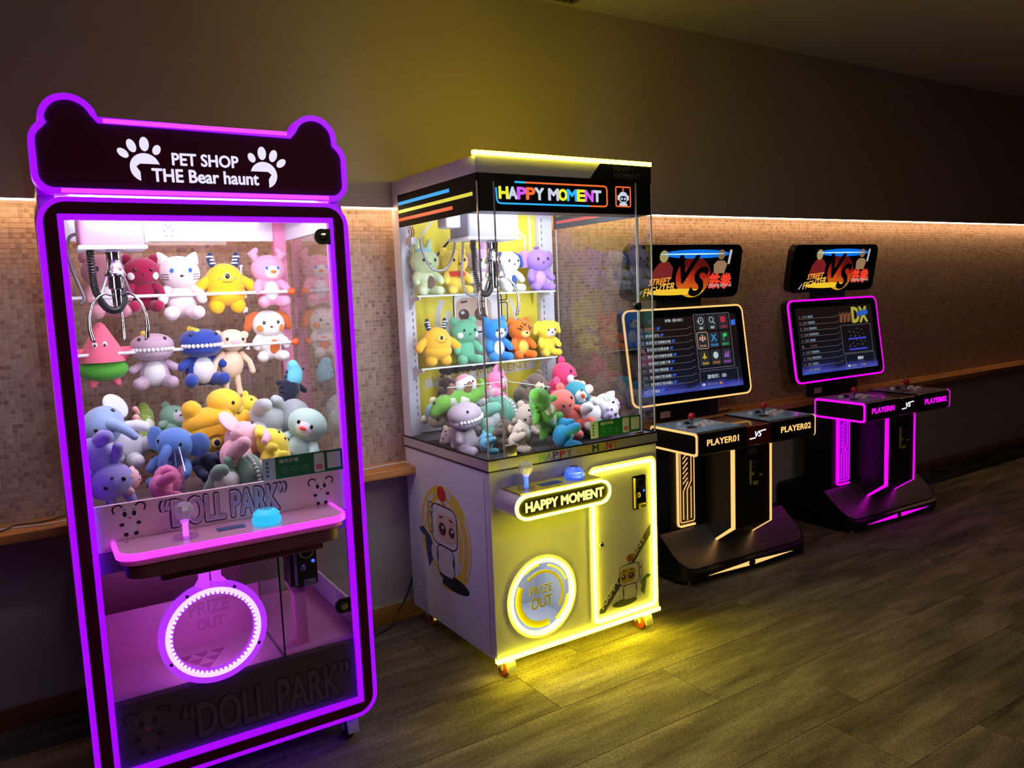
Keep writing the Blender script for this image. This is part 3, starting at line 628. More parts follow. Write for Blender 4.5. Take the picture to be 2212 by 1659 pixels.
for i in range(8):
    obj('shelf_screw', MB().lathe([(0.004, 0), (0.004, 0.002), (0.001, 0.003)], (0.13+(i % 4)*0.18, -0.018 if i < 4 else -0.148, 0.8265), 10), SCREW, sh)
joystick(sh, 0.274, -0.075, 0.8265, emis('joy_purple', (0.65, 0.1, 1.0), 1.6))
dome_button(sh, 0.494, -0.085, 0.8265, emis('cyan_button', (0.0, 0.50, 0.85), 0.95, (0.1, 0.4, 0.5)), 0.038)
# chute walls inside the toy compartment
obj('chute_panel', MB().box(0.06, 0.30, 0.200, 0.203, 0.85, 1.00), GLASS, c1)
obj('chute_panel', MB().prism([(0.03, 0.85), (0.20, 0.85), (0.20, 1.03), (0.10, 1.05), (0.03, 0.99)], lambda a, b, t: (0.30+t, a, b), 0.0, 0.003), GLASS, c1)
ch_e = obj('chute_edge', MB().tube([(0.3015, 0.03, 0.99), (0.3015, 0.10, 1.05), (0.3015, 0.20, 1.03), (0.3015, 0.20, 0.86)], 0.0018, 6), GLASSE, c1)
# toy rods
for rz in (1.503, 1.319):
    rd = obj('toy_rod', MB().tube([(0.016, 0.50, rz), (0.775, 0.50, rz)], 0.0058, 12), mat('white_rod', S(226, 230, 240), 0.3), c1)
    for ex, sgn in ((0.780, 1), (0.026, -1)):
        obj('rod_cap', MB().lathe([(0.007, -0.012), (0.009, -0.006), (0.013, 0.0), (0.014, 0.008), (0.011, 0.014), (0.004, 0.017)], (ex, 0.50, rz), 16, 'x'), mat('orange_cap', S(224, 96, 34), 0.4), rd)
# trolley and claw
tr = obj('trolley', MB().box(0.104, 0.278, 0.235, 0.40, 1.645, 1.765, 0.012), mat('trolley_pink', S(196, 128, 170), 0.35, var=0.02), c1)
obj('trolley_tray', MB().box(0.098, 0.284, 0.23, 0.405, 1.640, 1.652, 0.004), LBAND, tr)
obj('trolley_clip', MB().box(0.278, 0.288, 0.24, 0.28, 1.660, 1.685, 0.003), LBAND, tr)
obj('gantry_rail', MB().box(0.02, 0.80, 0.33, 0.35, 1.735, 1.755), LBAND, c1)
claw(c1, 0.192, 0.27, 1.640, 1.0)
coil(c1, [(0.130, 0.27, 1.638), (0.131, 0.27, 1.57), (0.136, 0.27, 1.515), (0.160, 0.268, 1.468), (0.190, 0.268, 1.462), (0.208, 0.268, 1.49), (0.207, 0.268, 1.53)], 0.0085, 52, 0.0030)
obj('grey_hose', MB().tube(spline([(0.115, 0.42, 1.70), (0.09, 0.42, 1.69), (0.08, 0.42, 1.655), (0.085, 0.42, 1.60), (0.102, 0.42, 1.54), (0.112, 0.42, 1.50), (0.10, 0.42, 1.485)]), 0.005, 10), mat('hose_grey', S(120, 112, 120), 0.3, 0.5), c1)
for cx_, cy_ in ((0.74, 0.07), (0.74, 0.57), (0.08, 0.07), (0.08, 0.57)): caster(c1, cx_, cy_, 0.105, BLACK)
# ================================================================== claw machine with yellow lights
c2 = thing('claw_machine', 'white claw machine with yellow neon lines and a lit multicoloured sign', 'claw machine', (0, 0, 0))
W2, D2 = 0.823, 0.713
base = obj('base_cabinet', MB().box(0, 0.012, 0.0, D2, 0.088, 0.815), WHITE, c2)
obj('side_board', MB().box(W2-0.012, W2, 0.0, D2, 0.088, 0.815), WHITE, base)
obj('back_cover', MB().box(0.012, W2-0.012, D2-0.012, D2, 0.088, 0.815), WHITE, base)
obj('top_board', MB().box(0.012, W2-0.012, 0.0, D2-0.012, 0.800, 0.815), WHITE, base)
obj('bottom_board', MB().box(0.012, W2-0.012, 0.0, D2-0.012, 0.088, 0.100), WHITE, base)
# front panel with the round prize opening
hole = circ(0.213, 0.294, 0.138, 48); outer = []
for a_, b_ in hole:
    dx_, dz_ = a_-0.213, b_-0.294; k_ = min((W2-0.012-0.213)/dx_ if dx_ > 1e-6 else 9e9, (0.012-0.213)/dx_ if dx_ < -1e-6 else 9e9, (0.80-0.294)/dz_ if dz_ > 1e-6 else 9e9, (0.10-0.294)/dz_ if dz_ < -1e-6 else 9e9)
    outer.append([0.213+dx_*k_, 0.294+dz_*k_])
for cx_, cz_ in ((0.012, 0.10), (W2-0.012, 0.10), (W2-0.012, 0.80), (0.012, 0.80)):
    i_ = min(range(48), key=lambda i: (outer[i][0]-cx_)**2+(outer[i][1]-cz_)**2); outer[i_] = [cx_, cz_]
obj('front_panel', MB().band([tuple(p) for p in outer], hole, FRONT(0.0), -0.012, 0.0), WHITE, base)
ct = obj('prize_tray', MB().box(0.03, 0.40, 0.014, 0.30, 0.128, 0.136).box(0.03, 0.40, 0.30, 0.306, 0.128, 0.50).box(0.03, 0.036, 0.014, 0.30, 0.136, 0.50).box(0.394, 0.40, 0.014, 0.30, 0.136, 0.50), mat('tray_blue_grey', S(150, 158, 182), 0.5), base)
a = area_light('tray_lamp', (0.213, 0.15, 0.49), (0, 0, 0), 0.25, 0.15, 1.3, (0.86, 0.9, 1.0)); a.parent = c2
obj('panel_seam', MB().box(-0.0006, 0.0, 0.040, 0.042, 0.10, 0.79), mat('seam_grey', S(90, 90, 100), 0.6), base)
FR = FRONT(0.0)
obj('bottom_neon', MB().box(-0.002, W2+0.002, -0.008, 0.010, 0.080, 0.094), YELLOW, base)
# round emblem on the side
em = obj('round_emblem', MB().band(circ(0.375, 0.475, 0.2185, 48), circ(0.375, 0.475, 0.160, 48), SIDEL(0.0), 0, 0.0005), mat('emblem_yellow', S(214, 196, 60), 0.4), c2, 'printed yellow ring with an astronaut')
GREYW = mat('emblem_white', S(206, 206, 214), 0.4)
for a0, a1, r0, r1 in ((70, 92, 0.176, 0.212), (118, 176, 0.176, 0.200), (-35, 35, 0.196, 0.210), (215, 258, 0.182, 0.213)):
    flat('emblem_gap', [(0.75-p[0], p[1]) for p in arc(0.375, 0.475, r1, a0, a1, 10)+arc(0.375, 0.475, r0, a1, a0, 10)], SIDEL(0.0), GREYW, em, 0.0005, 0.0009)
obj('emblem_inner', MB().band(circ(0.375, 0.475, 0.148, 40), circ(0.375, 0.475, 0.118, 40), SIDEL(0.0), 0, 0.0005), mat('emblem_yellow', S(214, 196, 60), 0.4), em)
astronaut_print(em, SIDEL(0.0), 0.375, 0.445, 0.315, GREYW, '', flip=-1)
# door with its neon outline
dr = obj('service_door', MB().prism(rrect(0.490, 0.782, 0.142, 0.722, 0.012), FR, 0.0, 0.004), mat('door_white', S(214, 214, 214), 0.35, var=0.02), c2)
obj('door_rim', MB().band(*rring(0.452, 0.816, 0.100, 0.764, 0.032, 0.010), FR, 0.0, 0.006), WHITE, dr)
obj('door_neon', MB().band(*rring(0.463, 0.805, 0.111, 0.753, 0.024, 0.0135), FR, 0.0, 0.011), YELLOW, dr)
obj('door_lock', MB().lathe([(0.011, 0.004), (0.011, 0.010), (0.008, 0.013), (0.003, 0.013)], (0.510, 0, 0.437), 18, 'y'), CHROME, dr)
DK = mat('stripe_dark', S(64, 66, 60), 0.45)
flat('diagonal_stripe', [(0.492, 0.162), (0.492, 0.146), (0.520, 0.146), (0.780, 0.428), (0.780, 0.474)], FR, DK, dr, 0.004, 0.0046)
ang = math.atan2(0.282, 0.264)
text('stripe_lettering', 'HAPPY MOMENT', 0.512, 0.163, FR, mat('stripe_print', S(206, 204, 190), 0.45), dr, width=0.345, height=0.020, bold=0.05, rot=ang, t0=0.0046)
def FRs(off): return lambda a, b, t: (a, -t-off, b)
astronaut_print(dr, FRs(0.0046), 0.655, 0.240, 0.160, mat('door_print_white', S(206, 206, 196), 0.45), '2', flip=-1)
coin_slot(c2, 0.682, 0.752, 0.551, 0.692, -0.004, mat('coin_black', S(20, 20, 18), 0.25), mat('coin_yellow', S(206, 196, 60), 0.3, 0.4))
# prize window
pr = obj('prize_window', MB().prism(circ(0.213, 0.294, 0.1375, 44), FR, -0.001, 0.002), GLASS, c2)
obj('prize_rim', MB().band(circ(0.213, 0.294, 0.164, 48), circ(0.213, 0.294, 0.151, 48), FR, 0.0, 0.006), WHITE, pr)
obj('prize_neon', MB().band(circ(0.213, 0.294, 0.151, 48), circ(0.213, 0.294, 0.1375, 48), FR, 0.0, 0.011), YELLOW, pr)
PY = mat('prize_yellow', S(206, 190, 40), 0.4)
text('prize_lettering', 'PRIZE', 0.210, 0.323, FR, PY, pr, width=0.108, height=0.032, bold=0.02, align='C', t0=0.002)
text('prize_lettering', 'OUT', 0.210, 0.272, FR, PY, pr, width=0.100, height=0.044, bold=0.03, align='C', t0=0.002)
for a0, a1, r, wd in ((-35, 130, 0.098, 0.012), (150, 285, 0.110, 0.026), (20, 75, 0.122, 0.008), (95, 125, 0.128, 0.008), (-60, -10, 0.122, 0.012)):
    line('swirl', arc(0.213, 0.294, r, a0, a1, 20), wd, FR, PY, pr, 0.002, 0.0028)
# metal band
def prect(x0_, x1_, y0_, y1_): return [(x0_, y0_), (x1_, y0_), (x1_, y1_), (x0_, y1_)]
bd = obj('metal_band', MB().band(prect(-0.004, W2+0.004, -0.004, D2+0.002), prect(0.0, W2, 0.0, D2-0.002), TOPP(0.0), 0.820, 0.857), mat('satin_band', (0.55, 0.55, 0.60), 0.30, 0.45, var=0.03), c2)
for zz in (0.814, 0.857): obj('band_trim', MB().band(prect(-0.006, W2+0.006, -0.006, D2+0.004), prect(0.0005, W2-0.0005, 0.0005, D2-0.002), TOPP(0.0), zz, zz+0.006), BLACK, bd)
cols = [(120, 200, 60), (150, 150, 160), (90, 70, 220), (190, 50, 60), (130, 120, 150), None, (190, 180, 60), (190, 160, 40), (40, 90, 40), (200, 180, 50), (190, 60, 40), (190, 150, 50)]
x = 0.222
for ch, cc in zip('HAPPY MOMENT', cols):
    wd = 0.029 if ch not in 'M ' else (0.036 if ch == 'M' else 0.020)
    if cc: text('band_letter', ch, x, 0.825, FRONT(-0.004), mat('band_letter_%d_%d' % cc[:2], S(*cc), 0.3, 0.3), bd, width=wd*0.85, height=0.026, bold=0.05)
    x += wd+0.0035
# upper cabinet
for nm, bx in (('back_post', (0.0, 0.055, 0.652, D2, 0.863, 1.89)), ('back_post', (0.722, 0.80, 0.664, D2, 0.863, 1.89)), ('rear_board', (0.055, 0.722, 0.700, D2, 0.863, 1.89)), ('inner_floor', (0.004, W2-0.004, 0.004, 0.70, 0.8155, 0.822))):
    obj(nm, MB().box(*bx), WHITE if nm != 'inner_floor' else mat('inner_floor', S(70, 66, 74), 0.6), c2)
mb = MB()
for px_ in (0.040, 0.738):
    for i in range(30): mb.box(px_, px_+0.0025, 0.6505 if px_ < 0.1 else 0.6625, 0.652 if px_ < 0.1 else 0.664, 0.95+i*0.029, 0.965+i*0.029)
obj('post_slots', mb, INK, c2)
YB = mat('yellow_back', S(228, 214, 66), 0.5, var=0.02)
yb = obj('back_board', MB().box(0.056, 0.721, 0.692, 0.700, 0.93, 1.86), YB, c2, 'yellow printed back board')
FY = FRONT(0.692); YW = mat('back_print_white', S(214, 212, 200), 0.5)
for pts in ([(0.10, 1.60), (0.10, 1.70), (0.22, 1.84)], [(0.16, 1.60), (0.34, 1.80), (0.36, 1.86)], [(0.10, 1.56), (0.30, 1.74)], [(0.50, 1.83), (0.60, 1.78), (0.66, 1.72), (0.66, 1.58)], [(0.25, 1.50), (0.15, 1.46)], [(0.69, 1.86), (0.69, 1.52)]):
    line('back_line', pts, 0.012, FY, YW, yb)
for a0, a1, r, wd in ((150, 215, 0.21, 0.03), (160, 235, 0.16, 0.03), (-30, 30, 0.20, 0.02), (-40, 30, 0.165, 0.012), (235, 262, 0.19, 0.03)):
    line('back_arc', arc(0.39, 1.34, r, a0, a1, 14), wd, FY, YW, yb)
astronaut_print(yb, FY, 0.385, 1.30, 0.36, mat('print_white', S(240, 240, 246), 0.5), '', flip=-1)
flat('back_strip', [(0.10, 1.06), (0.70, 1.10), (0.70, 1.14), (0.10, 1.10)], FY, YW, yb)
text('back_lettering', 'HAPPY MOMENT', 0.14, 1.075, FY, mat('back_gold', S(190, 170, 40), 0.5), yb, width=0.52, height=0.034, bold=0.02, rot=0.06, t0=0.001)
gl = obj('side_glass', MB().box(0.001, 0.005, 0.006, 0.652, 0.863, 1.755), GLASS, c2)
obj('side_glass', MB().box(W2-0.005, W2-0.001, 0.006, 0.664, 0.863, 1.755), GLASS2, c2)
obj('front_glass', MB().box(0.006, 0.066, 0.001, 0.005, 0.863, 1.755), GLASS, c2)
obj('front_glass', MB().box(0.748, 0.817, 0.001, 0.005, 0.863, 1.755), GLASS, c2)
gd = obj('glass_door', MB().box(0.068, 0.734, -0.006, -0.002, 0.868, 1.885), GLASS, c2)
EDGE = mat('polished_edge', (0.80, 0.84, 0.86), 0.15, 0.25, var=0.02)
for ex, ey, z1 in ((0.002, 0.002, 1.86), (0.067, -0.004, 1.86), (0.735, -0.004, 1.88), (0.748, 0.003, 1.75), (0.821, 0.002, 1.88)):
    obj('glass_edge', MB().box(ex-0.0022, ex+0.0022, ey-0.0025, ey+0.0025, 0.863, z1), EDGE, c2)
obj('glass_edge', MB().box(0.819, 0.823, 0.655, 0.662, 0.863, 1.755), EDGE, c2)
payment_sticker(gd, FRONT(-0.006), 0.470, 0.734, 0.878, 0.946)
for hz in (1.389,):
    hg = obj('door_latch', MB().box(0.718, 0.746, -0.014, -0.004, hz-0.014, hz+0.016, 0.003), BLACK, c2)
    obj('latch_knob', MB().lathe([(0.014, 0.0), (0.015, 0.006), (0.010, 0.014), (0.003, 0.016)], (0.716, -0.010, hz+0.001), 18, 'y'), mat('latch_gloss', S(12, 12, 14), 0.12), hg)
obj('door_pivot', MB().box(0.069, 0.116, -0.014, 0.006, 0.866, 0.908, 0.002), STEEL, c2)
obj('door_pivot', MB().box(0.700, 0.746, -0.012, 0.006, 0.866, 0.874, 0.002), STEEL, c2)
# header
hb = obj('sign_box', MB().box(0.0122, W2, 0.0, 0.10, 1.757, 1.888), BLACK, c2, 'black sign box with lit coloured letters')
obj('side_header', MB().box(0.0, 0.012, 0.0005, 0.652, 1.757, 1.888), mat('header_black', S(12, 12, 14), 0.7, spec=0.2), c2)
obj('side_header', MB().box(W2-0.012, W2, 0.10, 0.664, 1.757, 1.888), mat('header_grey', S(60, 60, 70), 0.4), c2)
tp = obj('top_header', MB().box(0.0, W2, 0.0, D2, 1.889, 1.950, 0.002), WHITE, c2)
obj('top_neon', MB().box(-0.006, W2+0.004, -0.002, 0.016, 1.9505, 1.966, 0.002), YELLOW, tp)
flat('header_stripe', [(0.508, 1.8895), (0.560, 1.9495), (0.8225, 1.9495), (0.8225, 1.8895)], FR, BLACK, tp, 0.0, 0.0008)
text('header_lettering', 'HAPPY', 0.628, 1.922, FR, mat('header_print', S(96, 92, 76), 0.5), tp, width=0.105, height=0.019, bold=0.02, t0=0.0008)
text('header_lettering', 'MOMENT', 0.628, 1.897, FR, mat('header_print', S(96, 92, 76), 0.5), tp, width=0.135, height=0.019, bold=0.02, t0=0.0008)
SB, SY, SRD = emis('stripe_blue', (0.02, 0.38, 0.85), 1.0), emis('stripe_yellow', (0.75, 0.72, 0.05), 0.9), emis('stripe_red', (0.85, 0.10, 0.03), 0.9)
for zz, m_, y1 in ((1.846, SB, 0.20), (1.813, SY, 0.03), (1.780, SRD, 0.18)):
    flat('neon_stripe', [(y1, zz), (0.648, zz), (0.648, zz+0.013), (y1, zz+0.013)], SIDEL(0.0), m_, hb, 0.0, 0.001)
    flat('neon_stripe', [(0.10, zz), (0.64, zz), (0.64, zz+0.013), (0.10, zz+0.013)], lambda a, b, t: (W2-0.012-t, a, b), {1.846: mat('dull_blue', S(60, 90, 120), 0.4), 1.813: mat('dull_yellow', S(170, 165, 50), 0.4), 1.780: mat('dull_red', S(190, 80, 80), 0.4)}[zz], hb, 0.0, 0.001)
sp = obj('sign_plate', MB().box(0.074, 0.730, -0.0012, -0.0002, 1.768, 1.882), BLACK, hb)
LC = {'y': emis('letter_yellow', (0.78, 0.80, 0.03), 1.15), 'w': emis('letter_white', (0.62, 0.68, 0.80), 1.0), 'p': emis('letter_violet', (0.66, 0.10, 0.85), 1.1), 'r': emis('letter_orange', (0.95, 0.15, 0.03), 1.1), 'b': emis('letter_blue', (0.02, 0.45, 0.95), 1.1)}
x = 0.092
for ch, cc in zip('HAPPY MOMENT', 'ywprw wybypw'):
    wd = {'M': 0.046, ' ': 0.020}.get(ch, 0.038)
    if ch != ' ': text('sign_letter', ch, x, 1.803, FRONT(-0.0012), LC[cc], sp, width=wd*0.97, height=0.040, bold=0.06)
    x += wd+0.0012
FS = FRONT(-0.0012)
line('sign_frame', [(0.160, 1.862), (0.205, 1.862)], 0.007, FS, LC['b'], sp)
line('sign_frame', [(0.205, 1.862), (0.575, 1.862), (0.586, 1.858), (0.589, 1.850), (0.589, 1.798), (0.586, 1.788), (0.575, 1.785), (0.50, 1.785)], 0.006, FS, LC['r'], sp)
line('sign_frame', [(0.50, 1.785), (0.098, 1.785), (0.086, 1.788), (0.081, 1.798), (0.079, 1.840)], 0.006, FS, LC['b'], sp)
obj('icon_frame', MB().band(*rring(0.632, 0.712, 1.785, 1.865, 0.008, 0.005), FS, 0, 0.001), LC['r'], sp)
ic = obj('robot_icon', MB().prism(circ(0.672, 1.822, 0.024, 24, 0.023), FS, 0, 0.001).prism(rrect(0.652, 0.692, 1.790, 1.800, 0.004, 3), FS, 0, 0.001).prism(rrect(0.643, 0.651, 1.812, 1.830, 0.002, 2), FS, 0, 0.001).prism(rrect(0.693, 0.701, 1.812, 1.830, 0.002, 2), FS, 0, 0.001), LC['w'], sp)
obj('icon_face', MB().prism(rrect(0.655, 0.689, 1.806, 1.828, 0.009, 4), FS, 0.001, 0.0013), mat('icon_grey', S(90, 90, 100), 0.5), ic)
obj('icon_eyes', MB().prism(circ(0.664, 1.817, 0.005, 12), FS, 0.0013, 0.0016).prism(circ(0.680, 1.817, 0.005, 12), FS, 0.0013, 0.0016), LC['w'], ic)
obj('icon_antenna', MB().prism(circ(0.672, 1.854, 0.004, 12), FS, 0, 0.001).prism([(0.671, 1.845), (0.673, 1.845), (0.673, 1.852), (0.671, 1.852)], FS, 0, 0.001), LC['r'], ic)
# control box
cap = arc(0.400, 0.7045, 0.0465, -90, 90, 14) + arc(0.0615, 0.7045, 0.0465, 90, 270, 14)
cb = obj('control_box', MB().prism(cap, FR, 0.0, 0.142), WHITE, c2, 'capsule-shaped control box with neon outline')
obj('control_neon', MB().band(cap, [(0.231+(a-0.231)*0.965, 0.7045+(b-0.7045)*0.80) for a, b in cap], FR, 0.142, 0.154), YELLOW, cb)
obj('name_plate', MB().prism([(0.231+(a-0.231)*0.955, 0.7045+(b-0.7045)*0.78) for a, b in cap], FR, 0.142, 0.150), mat('plate_dark', S(52, 50, 40), 0.4), cb)
text('plate_lettering', 'HAPPY MOMENT', 0.234, 0.7045, FR, emis('plate_letters', (1.0, 0.95, 0.22), 1.5), cb, width=0.355, height=0.034, bold=0.055, align='C', t0=0.150)
obj('control_top', MB().prism([(0.045, -0.138), (0.418, -0.138), (0.418, -0.012), (0.045, -0.012)], TOPP(0.7512), 0.0, 0.003), mat('control_yellow', S(206, 190, 60), 0.2, var=0.02), cb)
obj('display', MB().prism([(0.170, -0.098), (0.262, -0.098), (0.262, -0.058), (0.170, -0.058)], TOPP(0.7542), 0.0, 0.0015), mat('display_blue', S(50, 80, 150), 0.3), cb)
for sx, sy in ((0.06, -0.022), (0.23, -0.022), (0.40, -0.022), (0.06, -0.128), (0.23, -0.128)): obj('control_screw', MB().lathe([(0.004, 0), (0.004, 0.002), (0.001, 0.003)], (sx, sy, 0.7542), 10), SCREW, cb)
joystick(cb, 0.112, -0.075, 0.7542, emis('joy_blue', (0.05, 0.14, 1.0), 2.2))
dome_button(cb, 0.332, -0.075, 0.7542, emis('blue_button', (0.02, 0.10, 0.85), 0.9, (0.1, 0.2, 0.6)), 0.035)
# inside: shelves, chute, trolley
SHELF = glass('shelf_acrylic', (0.93, 0.95, 0.97), 1.0, 1.45, 0.06)
for zz in (1.462, 1.158):
    s_ = obj('toy_shelf', MB().box(0.012, 0.716, 0.535, 0.690, zz, zz+0.005), SHELF, c2)
    obj('shelf_lip', MB().box(0.012, 0.716, 0.533, 0.536, zz, zz+0.007), GLASSE, s_)
    for bx in (0.030, 0.700): obj('shelf_bracket', MB().prism([(0.552, zz-0.002), (0.66, zz-0.002), (0.66, zz-0.055), (0.64, zz-0.05), (0.60, zz-0.018), (0.552, zz-0.012)], lambda a, b, t: (bx+t, a, b), -0.003, 0.003), WHITE, s_)
obj('chute_panel', MB().box(0.02, 0.30, 0.330, 0.333, 0.824, 1.10), GLASS, c2)
obj('chute_panel', MB().box(0.30, 0.303, 0.02, 0.333, 0.824, 1.10), GLASS, c2)
for p in ([(0.02, 0.3315, 1.10), (0.3015, 0.3315, 1.10), (0.3015, 0.02, 1.10)], [(0.3015, 0.3315, 0.824), (0.3015, 0.3315, 1.10)], [(0.02, 0.3315, 0.93), (0.3015, 0.3315, 0.93)]):
    obj('chute_edge', MB().tube(p, 0.0016, 6), GLASSE, c2)
tr = obj('trolley', MB().box(0.155, 0.400, 0.34, 0.50, 1.690, 1.83, 0.012), mat('trolley_grey', S(128, 128, 148), 0.4, var=0.02), c2)
obj('trolley_tray', MB().box(0.15, 0.405, 0.335, 0.505, 1.684, 1.696, 0.004), WHITE, tr)
obj('gantry_rail', MB().box(0.015, W2-0.015, 0.43, 0.455, 1.80, 1.82), WHITE, c2)
obj('gantry_block', MB().box(0.09, 0.16, 0.40, 0.48, 1.735, 1.80, 0.008), WHITE, c2)
claw(c2, 0.30, 0.40, 1.682, 1.15)
coil(c2, [(0.21, 0.40, 1.686), (0.212, 0.40, 1.62), (0.215, 0.40, 1.54), (0.235, 0.40, 1.475), (0.268, 0.40, 1.465), (0.288, 0.40, 1.50), (0.290, 0.40, 1.56)], 0.0095, 52, 0.0032)
HOSE = mat('hose_grey2', S(150, 148, 156), 0.3, 0.4)
for pts in ([(0.02, 0.50, 1.70), (0.03, 0.50, 1.64), (0.07, 0.50, 1.575), (0.13, 0.50, 1.575), (0.17, 0.50, 1.64), (0.19, 0.50, 1.74), (0.215, 0.50, 1.77)], [(0.215, 0.48, 1.77), (0.205, 0.48, 1.66), (0.195, 0.48, 1.54), (0.21, 0.48, 1.475), (0.255, 0.48, 1.46), (0.285, 0.48, 1.50), (0.285, 0.48, 1.58), (0.26, 0.48, 1.66), (0.25, 0.48, 1.74)]):
    obj('grey_hose', MB().tube(spline(pts), 0.0052, 10), HOSE, c2)
wb = obj('wire_connector', MB().box(0.008, 0.03, 0.56, 0.62, 1.68, 1.71, 0.003), WHITE, c2)
for i, cc in enumerate(((200, 40, 40), (30, 30, 30), (220, 160, 160))): obj('wire', MB().tube(spline([(0.02, 0.57+0.02*i, 1.755), (0.028, 0.57+0.02*i, 1.73), (0.02, 0.57+0.02*i, 1.705)]), 0.0025, 6), mat('wire_%d' % i, S(*cc), 0.5), wb)
obj('tube_light', MB().box(0.12, 0.70, 0.104, 0.118, 1.862, 1.876), TUBE, c2)
obj('tube_light', MB().box(0.12, 0.70, 0.655, 0.668, 1.866, 1.878), TUBE, c2)
a = area_light('cabinet_lamp', (0.41, 0.34, 1.880), (0, 0, 0), 0.60, 0.46, 2.8, (0.88, 0.92, 1.0)); a.parent = c2
a = area_light('cabinet_front_fill', (0.41, 0.125, 1.80), (math.radians(48), 0, 0), 0.60, 0.05, 4.2, (0.88, 0.92, 1.0)); a.parent = c2  # added light without a fixture, brightens the fronts of the toys
for lx_, an_ in ((0.03, -40), (0.79, 40)):
    a = area_light('corner_fill', (lx_, 0.03, 1.36), (math.radians(90), 0, math.radians(an_)), 0.02, 0.66, 3.6, (0.88, 0.92, 1.0)); a.parent = c2  # added upright fill in each front corner, no strip modelled
for cx_, cy_ in ((0.055, 0.045), (0.755, 0.045), (0.055, 0.66), (0.755, 0.66)): caster(c2, cx_, cy_, 0.086)
